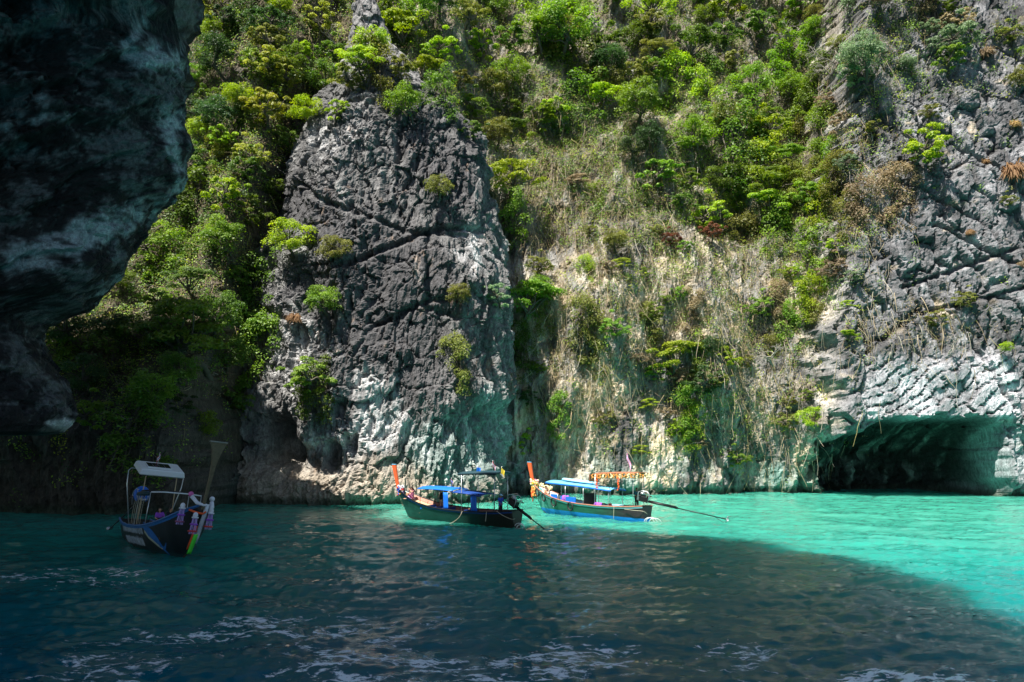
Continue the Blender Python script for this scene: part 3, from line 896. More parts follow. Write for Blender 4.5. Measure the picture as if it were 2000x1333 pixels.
def plant(px, py, wpx, colour, style, label=None, seed=None, tall=1.0, flip=None):
    """plant whose crown centre shows at (px, py) and is wpx photo pixels wide, rooted in the rock behind it"""
    g = random.Random(seed if seed is not None else int(px * 31 + py * 17))
    k = g.randrange(len(PROTO[style]))
    cr, tk, cen = PROTO[style][k]
    h = hit(px, py)
    if h is None:
        return None
    size = wpx * h[0].y / F / (.95 if style not in ('hanging',) else .62)
    sxn = (-1 if g.random() < .5 else 1) if flip is None else flip
    cenw = Vector((cen[0] * size * sxn, 0, cen[2] * size * tall))
    tgt = at(px, py, h[0].y)
    q = tgt - cenw
    px2, py2 = pix(q)
    h2 = hit(px2, py2)
    if h2 is None:
        return None
    base = h2[0]
    if abs(base.y - h[0].y) > 6:
        base = Vector((q.x, h[0].y, q.z))
    kind, word = KIND[style]
    if style == 'bare':
        root = bpy.data.objects.new(NAME[style], tk)
        COL.objects.link(root)
    elif tk is None:
        root = bpy.data.objects.new(NAME[style], cr)
        COL.objects.link(root)
        if not cr.materials:
            cr.materials.append(LEAF[colour])
        root.material_slots[0].link = 'OBJECT'
        root.material_slots[0].material = LEAF[colour]
    else:
        root = bpy.data.objects.new(NAME[style], None)
        COL.objects.link(root)
        root.empty_display_size = .3
        c = bpy.data.objects.new('crown', cr)
        COL.objects.link(c)
        c.parent = root
        if not cr.materials:
            cr.materials.append(LEAF[colour])
        c.material_slots[0].link = 'OBJECT'
        c.material_slots[0].material = LEAF[colour]
        t = bpy.data.objects.new('stems' if style == 'hanging' else 'trunk', tk)
        COL.objects.link(t)
        t.parent = root
    root.location = base
    root.scale = (size * sxn, size, size * tall)
    root.rotation_euler = (g.uniform(-.12, .12), g.uniform(-.14, .14), g.uniform(-.5, .5))
    root['category'] = kind
    lab = '' if style == 'bare' else colour + ' '
    PLANTS.append([root, px, py, label, (lab + word), h[2]])
    return root

# plants one can point at in the photograph: (x, y, width, colour, form, label)
for a in [
    (712, 128, 96, 'lime green', 'umbrella', 'lime green umbrella tree on the top shoulder of the rock pillar below the spire'),
    (828, 146, 92, 'lime green', 'umbrella', 'lime green flat-topped tree on the sloping shoulder beside the pillar top'),
    (575, 468, 104, 'lime green', 'round', 'big yellowish rounded bush halfway up the shaded edge of the rock pillar'),
    (662, 488, 76, 'olive green', 'round', 'olive rounded bush next to the big yellowish bush on the rock pillar'),
    (860, 366, 66, 'olive green', 'round', 'lone olive bush high on the sunlit face of the rock pillar'),
    (892, 580, 62, 'olive green', 'round', 'olive bush on the pillar face above the long hanging creeper'),
    (893, 715, 62, 'olive green', 'hanging', 'long olive creeper hanging down the face of the rock pillar'),
    (640, 592, 86, 'bright green', 'round', 'green bush on the pillar below the pair of rounded bushes'),
    (600, 728, 118, 'bright green', 'airy', 'wide loose green bush low on the pillar above its two small caves'),
    (612, 770, 70, 'mid green', 'hanging', 'small green creeper drooping under the wide bush low on the pillar'),
    (994, 350, 112, 'lime green', 'umbrella', 'tall lime green tree leaning out from the upper flank of the pillar'),
    (1000, 440, 70, 'bright green', 'hanging', 'bright green creeper hanging below the tall lime tree on the pillar flank'),
    (1022, 590, 136, 'bright green', 'umbrella', 'spreading green tree reaching out from the middle of the pillar flank'),
    (978, 575, 80, 'grey green', 'airy', 'grey green bush beside the spreading tree on the pillar flank'),
    (1018, 700, 70, 'mid green', 'hanging', 'green creeper below the spreading tree in the cleft beside the pillar'),
    (1025, 862, 64, 'lime green', 'bough', 'bare curved branch with lime leaves hanging in the cleft above the boats'),
    (1030, 770, 60, 'dark green', 'airy', 'dark bush in the cleft between pillar and cliff'),
    (520, 130, 100, 'pale yellow', 'airy', 'pale yellow flowering tree on the wooded slope above the overhang'),
    (525, 215, 110, 'pale yellow', 'airy', 'yellow leaved tree leaning against the upper edge of the pillar'),
    (500, 300, 90, 'pale yellow', 'airy', 'yellowish sparse tree on the slope beside the pillar'),
    (440, 125, 110, 'dark green', 'round', 'dark dense tree near the top of the slope behind the overhang'),
    (430, 240, 105, 'dark green', 'round', 'dark rounded tree on the slope behind the overhang edge'),
    (440, 40, 80, 'dark green', 'airy', 'dark tree at the top of the slope behind the overhang'),
    (395, 345, 50, 'lime green', 'airy', 'small sunlit lime tree peeping past the lower edge of the overhang'),
    (405, 640, 215, 'bright green', 'umbrella', 'broad feathery green tree spreading over the shaded chasm beside the pillar'),
    (800, 70, 130, 'lime green', 'umbrella', 'large lime green tree on the slope just beside the rock spire'),
    (835, 30, 90, 'bright green', 'round', 'green bushy tree behind the large lime tree beside the spire'),
    (655, 60, 120, 'olive green', 'bare', 'pale leafless shrub on the slope beside the rock spire'),
    (775, 105, 60, 'olive green', 'bare', 'small leafless shrub on the pillar shoulder between the two lime trees'),
    (820, 185, 90, 'olive green', 'bare', 'grey leafless shrub just under the flat-topped tree on the pillar shoulder'),
    (1100, 75, 140, 'bright green', 'round', 'large bright green vine-covered tree on the slope above the middle cliff'),
    (1060, 110, 100, 'bright green', 'hanging', 'bright green creeper hanging from the large vine-covered tree'),
    (970, 270, 80, 'olive green', 'round', 'yellowish olive bush behind the upper flank of the pillar'),
    (1170, 190, 80, 'lime green', 'umbrella', 'lime crowned tree at the upper edge of the bare grey rock'),
    (1095, 215, 80, 'lime green', 'airy', 'lime leafy tree over the hanging roots at the upper edge of the bare rock'),
    (1315, 700, 112, 'lime green', 'umbrella', 'broad yellow lime tree in the middle of the dry cliff'),
    (1380, 672, 52, 'dark green', 'round', 'dark rounded shrub between two lime trees on the dry cliff'),
    (1418, 698, 70, 'lime green', 'airy', 'lime bush just beside the dark shrub on the dry cliff'),
    (1372, 740, 90, 'dark green', 'airy', 'dark leafy tree below the lime trees on the dry cliff'),
    (1355, 835, 50, 'lime green', 'hanging', 'lime creeper trailing down the lower cliff above the last boat'),
    (1582, 815, 62, 'lime green', 'round', 'yellow lime bush low on the cliff beside the cave mouth'),
    (1575, 770, 40, 'bright green', 'airy', 'small green shrub just above the bush beside the cave mouth'),
    (1175, 812, 56, 'olive green', 'airy', 'olive shrub low on the cliff above the blue canopied boats'),
    (1270, 610, 60, 'bright green', 'airy', 'small green shrub halfway up the dry cliff on pale rock'),
    (1205, 480, 70, 'olive green', 'round', 'yellow olive shrub on the dry cliff below the bare rock'),
    (1390, 455, 60, 'rusty red', 'airy', 'rusty red shrub under the dark hollow of the cliff'),
    (1310, 465, 50, 'rusty red', 'airy', 'reddish sparse shrub on a curved pale stem'),
    (1500, 400, 90, 'lime green', 'umbrella', 'lime green tree at the foot of the dense woods'),
    (1570, 380, 110, 'bright green', 'airy', 'bright green leafy tree on the rib beside the dark headland'),
    (1545, 650, 60, 'bright green', 'hanging', 'green creeper hanging down the gully beside the headland'),
    (1590, 640, 50, 'olive green', 'hanging', 'olive creeper at the edge of the dark headland'),
    (1245, 880, 40, 'lime green', 'umbrella', 'small lime shrub on the rock face right above the flagged boat'),
    (1690, 125, 120, 'grey green', 'round', 'large grey green bush high on the dark headland'),
    (1660, 150, 90, 'grey green', 'airy', 'grey green leafy tree beside the large grey bush on the headland'),
    (1860, 75, 110, 'grey green', 'airy', 'leafy grey green tree near the top of the headland'),
    (1850, 20, 70, 'bright green', 'airy', 'bright green tree at the very top of the headland'),
    (1780, 285, 120, 'lime green', 'airy', 'sparse lime sapling growing out of the dark headland rock'),
    (1985, 165, 70, 'olive green', 'round', 'olive bush at the edge of the picture high on the headland'),
    (1620, 110, 150, 'olive green', 'bare', 'large grey leafless shrub at the top of the cliff beside the headland'),
    (1540, 60, 130, 'olive green', 'bare', 'wide leafless shrub at the top edge of the dense woods'),
    (1600, 460, 110, 'olive green', 'bare', 'pale leafless shrub spreading on the edge of the dark headland'),
    (1510, 680, 110, 'olive green', 'bare', 'white twiggy shrub on tan rock beside the gully creeper'),
    (1310, 910, 110, 'olive green', 'bare', 'white twiggy shrub on the rock behind the flagged boat'),
    (1440, 560, 100, 'olive green', 'bare', 'leafless shrub below the dark hollow of the cliff'),
    (1030, 190, 110, 'olive green', 'bare', 'tangle of pale roots under the vine-covered tree'),
    (1980, 338, 70, 'rusty orange', 'tuft', 'large tan grass tuft at the edge of the headland'),
    (1982, 246, 34, 'rusty orange', 'tuft', 'small orange grass tuft above the large tan tuft'),
    (1925, 105, 44, 'tan dry', 'tuft', 'dry grass tuft beside the grey green tree on the headland'),
    (1925, 318, 26, 'rusty orange', 'tuft', 'tiny tan grass tuft on the crack near the large tuft'),
    (1895, 455, 22, 'rusty orange', 'tuft', 'tiny orange grass tuft on the fractured headland slab'),
    (1995, 515, 24, 'tan dry', 'tuft', 'small tan tuft at the edge of the picture halfway up the headland'),
    (1970, 390, 40, 'olive green', 'airy', 'small olive shrub under the large tan grass tuft'),
    (575, 622, 36, 'rusty orange', 'tuft', 'small rusty tuft on the pillar between the green bushes'),
    (1955, 680, 34, 'lime green', 'round', 'small lime shrub on the slab above the cave'),
    (1655, 595, 30, 'lime green', 'umbrella', 'small lime shrub on the broken edge of the headland'),
    (1650, 658, 44, 'lime green', 'umbrella', 'flat lime shrub on the ledge at the headland edge'),
    (1870, 580, 60, 'olive green', 'airy', 'thin olive shrub on the slab above the cave brow'),
    (1815, 620, 60, 'olive green', 'airy', 'low olive shrub on the tan ledge above the cave brow'),
    (1750, 400, 80, 'tan dry', 'hanging', 'dry tan grass hanging from a crack of the headland'),
    (1850, 660, 90, 'olive green', 'bare', 'low leafless shrub on the ledge above the cave brow'),
]:
    plant(*a)

# the rest of the woods: single plants scattered over each slope
def scatter(cx, cyy, rx, ry, n, lo, hi, colours, styles, seed, gap=.62):
    g = random.Random(seed)
    done = []
    tries = 0
    while len(done) < n and tries < n * 40:
        tries += 1
        a, r = g.uniform(0, 6.283), math.sqrt(g.random())
        x, y = cx + rx * r * math.cos(a), cyy + ry * r * math.sin(a)
        if y < -40 or x > 2040 or x < 20:
            continue
        w = g.uniform(lo, hi)
        if any(math.hypot(x - u, (y - v)) < gap * .5 * (w + ww) for u, v, ww in done):
            continue
        if any(math.hypot(x - p[1], y - p[2]) < 26 for p in PLANTS) or (670 < x < 775 and y < 95):
            continue
        c = g.choices(list(colours), list(colours.values()))[0]
        s = g.choices(list(styles), list(styles.values()))[0]
        if plant(x, y, w, c, s, None, g.randrange(10 ** 6), g.uniform(.8, 1.15)):
            done.append((x, y, w))

LUSH = {'round': 5, 'airy': 5, 'umbrella': 2, 'hanging': 3}
scatter(470, 190, 110, 260, 30, 60, 105, {'mid green': 4, 'bright green': 3, 'dark green': 3, 'lime green': 2, 'pale yellow': 1}, LUSH, 1)
scatter(310, 640, 220, 230, 38, 80, 140, {'mid green': 5, 'dark green': 3, 'bright green': 3}, LUSH, 2)
scatter(600, 110, 95, 150, 26, 60, 105, {'olive green': 4, 'mid green': 2, 'lime green': 3, 'pale yellow': 1}, {'airy': 4, 'round': 3, 'bare': 2}, 3)
scatter(1000, 90, 300, 170, 52, 66, 120, {'bright green': 6, 'mid green': 3, 'lime green': 2, 'olive green': 4}, LUSH, 4)
scatter(1400, 170, 210, 250, 62, 66, 120, {'mid green': 5, 'dark green': 1, 'bright green': 7, 'olive green': 3, 'lime green': 2}, LUSH, 5)
scatter(1540, 430, 95, 230, 26, 45, 85, {'bright green': 4, 'olive green': 4, 'lime green': 2, 'tan dry': 2}, {'airy': 4, 'hanging': 4, 'bare': 2}, 6)
scatter(1190, 600, 170, 270, 36, 34, 70, {'olive green': 5, 'bright green': 3, 'lime green': 2, 'tan dry': 3}, {'airy': 5, 'hanging': 2, 'bare': 4, 'umbrella': 1}, 7)
scatter(1780, 90, 230, 130, 18, 45, 95, {'grey green': 4, 'olive green': 4, 'tan dry': 2, 'bright green': 1}, {'airy': 4, 'round': 3, 'bare': 4, 'hanging': 1}, 8)
scatter(1640, 330, 70, 240, 14, 40, 80, {'olive green': 4, 'tan dry': 4, 'grey green': 2}, {'airy': 3, 'hanging': 4, 'bare': 4}, 9)
scatter(1400, 740, 150, 170, 20, 34, 70, {'olive green': 4, 'bright green': 4, 'lime green': 1, 'tan dry': 2}, {'airy': 5, 'hanging': 3, 'bare': 3}, 10)

# labels for the scattered ones: look, then where it grows; like ones on one slope are counted across
def place_words(x, y, host):
    if host == 'rock_pillar':
        return 'on the rock pillar'
    if host == 'rock_spire':
        return 'on the rock spire'
    if x < 570:
        if y > 700: return 'low in the shaded chasm'
        if y > 440: return 'on the shaded slope beside the pillar'
        return 'on the sunlit slope above the chasm'
    if x < 900 and y < 200:
        return 'on the slope behind the pillar top'
    if x < 1060:
        return 'on the upper slope past the pillar' if y < 330 else 'in the cleft beside the pillar'
    if x < 1260:
        if y < 280: return 'in the woods above the bare rock'
        return 'on the dry cliff below the bare rock' if y < 620 else 'on the dry cliff above the boats'
    if x < 1600:
        if y < 200: return 'at the top of the dense woods'
        if y < 420: return 'low in the dense woods'
        return 'on the cliff below the dense woods' if y < 640 else 'low on the cliff towards the cave'
    if y < 200: return 'near the top of the dark headland'
    return 'on the face of the dark headland' if x > 1690 else 'along the edge of the dark headland'

from collections import defaultdict
groups = defaultdict(list)
for p in PLANTS:
    if p[3] is None:
        groups[(p[4], place_words(p[1], p[2], p[5]))].append(p)
NUM = 'zero one two three four five six seven eight nine ten eleven twelve'.split()
ORD = 'first second third fourth fifth sixth seventh eighth ninth tenth eleventh twelfth'.split()
for (look, where), ps in groups.items():
    ps.sort(key=lambda p: p[1])
    for i, p in enumerate(ps):
        n = len(ps)
        if n == 1:
            p[3] = look + ' ' + where
        elif n == 2:
            p[3] = ('leftmost' if i == 0 else 'rightmost') + ' of two, ' + look + ' ' + where
        else:
            pos = 'leftmost' if i == 0 else 'rightmost' if i == n - 1 else ORD[i] + ' from left'
            p[3] = pos + ' of ' + NUM[n] + ', ' + look + ' ' + where
for p in PLANTS:
    p[0]['label'] = p[3]
    p[0]['group'] = 'trees and shrubs growing on the cliffs'

# ---- ground cover of leaves and hanging dry vines over the rock: nobody could count them
def cliff_points():
    me = CLIFF.data
    n = len(me.vertices)
    co = np.empty(n * 3, np.float32); me.vertices.foreach_get('co', co)
    no = np.empty(n * 3, np.float32); me.vertex_normals.foreach_get('vector', no)
    return co.reshape(-1, 3), no.reshape(-1, 3)
CP, CN = cliff_points()
PX, PY = pix((CP[:, 0], CP[:, 1], CP[:, 2]))
INV = (PX > -60) & (PX < 2080) & (PY > -120) & (CP[:, 2] > 1.2)
G = lambda a, b, rx, ry: np.exp(-(((PX - a) / rx) ** 2 + ((PY - b) / ry) ** 2))
lush = np.clip(.55 * G(1120, 260, 110, 110) + .35 * G(1300, 420, 130, 120) + 1.3 * G(470, 150, 130, 300) + 1.2 * G(610, 110, 85, 170) + 1.2 * G(330, 560, 230, 210) + 1.1 * G(280, 730, 190, 120) + 1.4 * G(970, 70, 340, 210) + 1.4 * G(1400, 160, 250, 280) + .8 * G(1560, 400, 80, 170) + .3 * G(1560, 640, 60, 160) + .35 * G(1390, 720, 110, 130) + .22 * G(1180, 560, 140, 240) + .4 * G(1750, 60, 220, 110) + .25 * G(1640, 300, 60, 200), 0, 1)
dry = np.clip(1.0 * G(1130, 560, 130, 240) + .9 * G(1180, 330, 160, 130) + .7 * G(1380, 520, 140, 160) + .8 * G(1520, 520, 90, 260) + .8 * G(1640, 330, 70, 260) + .6 * G(1600, 90, 120, 130) + .5 * G(1420, 760, 120, 150) + .6 * G(1000, 230, 90, 140) + .35 * G(640, 60, 90, 80) + .5 * G(1780, 640, 110, 60) + .3 * G(470, 420, 90, 180) + .5 * G(1160, 760, 110, 90), 0, 1)
nz = fbm(CP[:, 0] / 4, CP[:, 1] / 4, CP[:, 2] / 4, 3, 701)
nz2 = fbm(CP[:, 0] / 1.7, CP[:, 1] / 1.7, CP[:, 2] / 3.5, 3, 702)
area = 1.0

def pick(w, k, g):
    w = np.where(INV, w, 0).astype(np.float64)
    return g.choice(len(w), k, replace=True, p=w / w.sum())

g = np.random.default_rng(77)
idx = pick(lush * ss(-.6, .1, nz + .5 * nz2), 14600, g)
per = 18
c0 = CP[idx] + CN[idx] * g.uniform(.05, .7, (len(idx), 1)) + np.array([0, -.25, 0])
cs = np.repeat(c0, per, 0) + g.normal(size=(len(idx) * per, 3)) * np.array([.36, .25, .33])
ns = np.repeat(CN[idx], per, 0) * .6 + np.array([0, -.2, .6]) + g.normal(size=cs.shape) * .5
pal = np.array([(.065, .125, .022), (.125, .215, .035), (.20, .30, .04), (.15, .165, .035), (.025, .06, .02), (.28, .33, .035), (.22, .17, .09)], np.float32)
pw = np.array([.26, .24, .13, .14, .12, .06, .05])
ci = g.choice(len(pal), len(idx), p=pw)
colr = np.repeat(pal[ci], per, 0) * g.uniform(1.05, 1.9, (len(cs), 1))
V, Fq = leaf_cards(cs.astype(np.float32), ns, g.uniform(.12, .27, len(cs)), g)
u = mesh_np('undergrowth', V, Fq, leaf_material('undergrowth_leaves', 0, 0, use_col=True), cols=np.repeat(colr, 4, 0))
u['kind'] = 'stuff'
u['label'] = 'mixed green undergrowth and creepers covering the wooded slopes'

def ribbons(name, idx, ln, wid, wander, drop, colours, g, seg=8, out=.25):
    k = len(idx)
    p = CP[idx] + CN[idx] * out * g.uniform(.3, 1.4, (k, 1)) + np.array([0, -.12, 0])
    d = g.normal(size=(k, 3)) * wander + np.array([0, -.25, -drop])
    pts = [p]
    st_ = ln * g.uniform(.4, 1.3, (k, 1)) / seg
    for s in range(seg):
        d = d + g.normal(size=(k, 3)) * wander * .55 + np.array([0, .03, -.10 * drop])
        dn = d / np.linalg.norm(d, axis=1, keepdims=True)
        p = p + dn * st_
        pts.append(p)
    P = np.stack(pts, 1)
    T = np.gradient(P, axis=1)
    side = np.cross(T, np.array([.2, 1, .15]) + g.normal(size=(k, 1, 3)) * .4)
    side /= np.linalg.norm(side, axis=2, keepdims=True) + 1e-9
    back = np.cross(T, side); back /= np.linalg.norm(back, axis=2, keepdims=True) + 1e-9
    w = (wid * g.uniform(.6, 1.4, (k, 1)) * np.linspace(1, .45, seg + 1)[None])[..., None]
    # a three-sided stem
    ring = np.stack([P + side * w, P - side * w * .6 + back * w * .8, P - side * w * .6 - back * w * .8], 2)
    V = ring.reshape(-1, 3)
    base = (np.arange(k) * (seg + 1) * 3)[:, None, None]
    s_ = (np.arange(seg) * 3)[None, :, None]
    a = np.arange(3)[None, None]
    b = (np.arange(3) + 1) % 3
    q = np.stack([base + s_ + a, base + s_ + b[None, None], base + s_ + 3 + b[None, None], base + s_ + 3 + a], -1).reshape(-1, 4)
    ca = np.asarray(colours, np.float32)[g.integers(0, len(colours), k)] * g.uniform(.7, 1.3, (k, 1))
    o = mesh_np(name, V, q, VINE, cols=np.repeat(ca, (seg + 1) * 3, 0))
    o['kind'] = 'stuff'
    return o

m, nt, bs = new_mat('vine_stems')
nt.links.new(node(nt, 'VertexColor', layer_name='Col').outputs[0], bs.inputs['Base Color'])
bs.inputs['Roughness'].default_value = .9
VINE = m
TANS = [(.36, .27, .16), (.44, .35, .22), (.28, .23, .16), (.46, .40, .31), (.24, .20, .11), (.34, .30, .12)]
o = ribbons('hanging_vines', pick(dry * ss(-.5, .1, nz2), 5600, g), 3.4, .030, .28, 1.0, TANS, g)
o['label'] = 'dry tan vines and aerial roots hanging down the cliff'
o = ribbons('dry_tangle', pick(np.maximum(dry, .35 * lush) * ss(-.3, .3, nz), 4800, g), 1.8, .020, .9, .25, TANS + [(.46, .43, .40), (.34, .31, .29)], g, 6, .45)
o['label'] = 'tangle of pale dry twigs over the rock'
idx = pick(dry * ss(-.35, .25, nz2), 5200, g)
c0 = CP[idx] + CN[idx] * g.uniform(.05, .5, (len(idx), 1)) + np.array([0, -.2, 0])
per = 12
cs = np.repeat(c0, per, 0) + g.normal(size=(len(idx) * per, 3)) * np.array([.35, .25, .5])
pal = np.array([(.38, .29, .17), (.28, .24, .10), (.22, .23, .06), (.44, .35, .21), (.22, .26, .06)], np.float32)
colr = np.repeat(pal[g.integers(0, 5, len(idx))], per, 0) * g.uniform(.7, 1.3, (len(cs), 1))
V, Fq = leaf_cards(cs.astype(np.float32), np.array([0, -.6, .4]) + g.normal(size=cs.shape) * .6, g.uniform(.10, .24, len(cs)), g, 2.6)
o = mesh_np('dry_foliage', V, Fq, bpy.data.materials['undergrowth_leaves'], cols=np.repeat(colr, 4, 0))
o['kind'] = 'stuff'
o['label'] = 'withered tan and olive foliage on the dry cliff'

# ------------------------------------------------------------------ small-part builder
class MB:
    def __init__(s):
        s.v, s.f = [], []
    def add(s, V, Fc, M=None):
        k = len(s.v)
        for p in V:
            p = Vector(p)
            s.v.append(tuple(M @ p if M is not None else p))
        s.f += [tuple(int(i) + k for i in q) for q in Fc]
        return s
    def box(s, c, sz, M=None, taper=1.0, rot=None, bev=.12):
        """chamfered box; taper scales the top"""
        hx, hy, hz = (v / 2 for v in sz)
        b = bev * min(hx, hy, hz)
        V = []
        for zz, ins, k in ((-hz, b, 1), (-hz + b, 0, 1), (hz - b, 0, taper), (hz, b, taper)):
            x, y = (hx - ins) * k, (hy - ins) * k
            V += [(-x, -y + b, zz), (-x + b, -y, zz), (x - b, -y, zz), (x, -y + b, zz), (x, y - b, zz), (x - b, y, zz), (-x + b, y, zz), (-x, y - b, zz)]
        Fc = [tuple(range(7, -1, -1)), tuple(range(24, 32))]
        for r in range(3):
            for i in range(8):
                j = (i + 1) % 8
                Fc.append((r * 8 + i, r * 8 + j, r * 8 + 8 + j, r * 8 + 8 + i))
        T = Matrix.Translation(Vector(c))
        if rot is not None:
            T = T @ rot
        return s.add(V, Fc, (M @ T) if M is not None else T)
    def tube(s, pts, r, sides=6, M=None, caps=True):
        pts = np.asarray([tuple(p) for p in pts], float)
        rr = np.full(len(pts), r) if not hasattr(r, '__len__') else r
        V, Fq = tube_np(pts, rr, sides)
        Fc = [tuple(q) for q in Fq]
        if caps:
            n = len(pts)
            Fc += [tuple(range(sides - 1, -1, -1)), tuple(range((n - 1) * sides, n * sides))]
        return s.add(V, Fc, M)
    def ball(s, c, r, M=None, nu=10, nv=7, rot=None):
        rx, ry, rz = r if hasattr(r, '__len__') else (r, r, r)
        V = [(0, 0, rz)]
        for i in range(1, nv):
            a = math.pi * i / nv
            for j in range(nu):
                b = 2 * math.pi * j / nu
                V.append((rx * math.sin(a) * math.cos(b), ry * math.sin(a) * math.sin(b), rz * math.cos(a)))
        V.append((0, 0, -rz))
        Fc = [(0, 1 + j, 1 + (j + 1) % nu) for j in range(nu)]
        for i in range(nv - 2):
            for j in range(nu):
                a, b = 1 + i * nu + j, 1 + i * nu + (j + 1) % nu
                Fc.append((a, a + nu, b + nu, b))
        k = 1 + (nv - 2) * nu
        Fc += [(k + j, len(V) - 1, k + (j + 1) % nu) for j in range(nu)]
        T = Matrix.Translation(Vector(c))
        if rot is not None:
            T = T @ rot
        return s.add(V, Fc, (M @ T) if M is not None else T)
    def sheet(s, rows, thick=.0, M=None):
        """grid of points [row][col] -> closed sheet of some thickness (downwards/inwards along the normal)"""
        P = np.array([[tuple(p) for p in r] for r in rows], float)
        if thick <= 0:
            nv, nu = P.shape[:2]
            return s.add(P.reshape(-1, 3), grid_faces(nu, nv), M)
        N = grid_normals(P)
        Q = P - N * thick
        nv, nu = P.shape[:2]
        k = nv * nu
        Fc = [tuple(q) for q in grid_faces(nu, nv)] + [tuple(x + k for x in q[::-1]) for q in grid_faces(nu, nv)]
        rim = [j for j in range(nu)] + [i * nu + nu - 1 for i in range(1, nv)] + [(nv - 1) * nu + j for j in range(nu - 2, -1, -1)] + [i * nu for i in range(nv - 2, 0, -1)]
        for a, b in zip(rim, rim[1:] + rim[:1]):
            Fc.append((b, a, a + k, b + k))
        return s.add(np.concatenate([P.reshape(-1, 3), Q.reshape(-1, 3)]), Fc, M)
    def torus(s, c, R_, r, rot=None, M=None, nu=22, nv=7):
        V, Fc = [], []
        for i in range(nu):
            a = 2 * math.pi * i / nu
            for j in range(nv):
                b = 2 * math.pi * j / nv
                q = R_ + r * math.cos(b)
                V.append((q * math.cos(a), q * math.sin(a), r * math.sin(b)))
        for i in range(nu):
            for j in range(nv):
                i2, j2 = (i + 1) % nu, (j + 1) % nv
                Fc.append((i * nv + j, i2 * nv + j, i2 * nv + j2, i * nv + j2))
        T = Matrix.Translation(Vector(c))
        if rot is not None:
            T = T @ rot
        return s.add(V, Fc, (M @ T) if M is not None else T)
    def build(s, name, mat, parent=None, smooth=False, label=None):
        me = bpy.data.meshes.new(name)
        me.from_pydata(s.v, [], s.f)
        me.validate()
        me.materials.append(mat)
        if smooth:
            me.polygons.foreach_set('use_smooth', [True] * len(me.polygons))
        o = bpy.data.objects.new(name, me)
        COL.objects.link(o)
        if parent is not None:
            o.parent = parent
        if label:
            o['label'] = label
        return o

def empty(name, label, cat, M, group=None):
    o = bpy.data.objects.new(name, None)
    COL.objects.link(o)
    o.empty_display_size = .3
    o.matrix_world = M
    o['label'], o['category'] = label, cat
    if group:
        o['group'] = group
    return o

def tag(o, label, cat, group=None):
    o['label'], o['category'] = label, cat
    if group:
        o['group'] = group
    return o

MAT = {
    'white': plain('white_paint', (.72, .73, .74), .45), 'steel': plain('galvanised_pipe', (.55, .56, .57), .35, .6), 'black': plain('black_metal', (.015, .015, .016), .4, .3, .4, 20),
    'rubber': plain('tyre_rubber', (.022, .022, .023), .75, 0, .3, 15), 'orange': plain('orange_prow_paint', (.62, .11, .035), .45, 0, .12, 5), 'wood': plain('pale_deck_wood', (.50, .37, .22), .7, 0, .25, 7),
    'darkwood': plain('dark_wood', (.09, .05, .028), .6, 0, .35, 7), 'blue': plain('blue_tarpaulin', (.008, .14, .62), .5, 0, .15, 5), 'navy': plain('navy_tarpaulin', (.01, .05, .24), .55, 0, .2, 5),
    'darkgreen': plain('dark_canopy_cloth', (.012, .045, .06), .6, 0, .3, 6), 'lightblue': plain('light_blue_paint', (.16, .48, .74), .4, 0, .1, 5), 'paleblue': plain('pale_blue_vinyl', (.34, .64, .74), .4),
    'rope': plain('rope_fibre', (.45, .40, .30), .9, 0, .3, 40), 'red': plain('red_plastic', (.55, .04, .04), .4), 'purple': plain('purple_cloth', (.30, .08, .52), .85, 0, .2, 9), 'lilac': plain('lilac_cloth', (.52, .36, .75), .85, 0, .15, 9),
    'skin': plain('skin', (.55, .30, .19), .55, 0, .06, 12), 'tan': plain('tanned_skin', (.36, .18, .10), .55, 0, .06, 12), 'hair': plain('dark_hair', (.018, .012, .009), .45, 0, .3, 30),
    'eye': plain('eye_dark', (.02, .015, .012), .2), 'lip': plain('lip', (.42, .14, .11), .5), 'mauve': plain('mauve_swimsuit', (.30, .09, .19), .7, 0, .15, 10), 'blackcloth': plain('black_cloth', (.012, .012, .014), .85, 0, .3, 10),
    'royal': plain('royal_blue_shirt', (.03, .08, .48), .8, 0, .35, 9), 'teal': plain('teal_shirt', (.02, .12, .15), .8, 0, .2, 9), 'cap': plain('pale_blue_cap', (.35, .58, .72), .8),
    'yellow': plain('yellow_cloth', (.75, .60, .05), .8), 'pink': plain('pink_cloth', (.72, .16, .42), .8), 'marigold': plain('marigold_petals', (.62, .27, .06), .85, 0, .3, 25), 'cream': plain('cream_petals', (.82, .68, .40), .85, 0, .3, 25),
    'whitecloth': plain('white_ribbon', (.72, .72, .78), .8, 0, .1, 9), 'neon': plain('neon_green_cloth', (.10, .80, .06), .7), 'coral': plain('orange_ribbon', (.85, .12, .03), .7), 'silver': plain('engine_alloy', (.42, .43, .44), .3, .7, .2, 15),
    'cell': plain('solar_cell', (.012, .016, .03), .15, .2), 'brownboard': plain('brown_board', (.30, .12, .06), .6, 0, .2, 6), 'teak': plain('reddish_inner_planks', (.34, .15, .10), .6, 0, .3, 5),
    'midblue': plain('mid_blue_paint', (.02, .13, .36), .4, 0, .2, 5), 'olivewood': plain('olive_prow_wood', (.15, .12, .07), .6, 0, .3, 6), 'greyboard': plain('weathered_board', (.30, .29, .26), .7, 0, .25, 7), 'foam': plain('white_foam_plastic', (.75, .76, .74), .6),
}
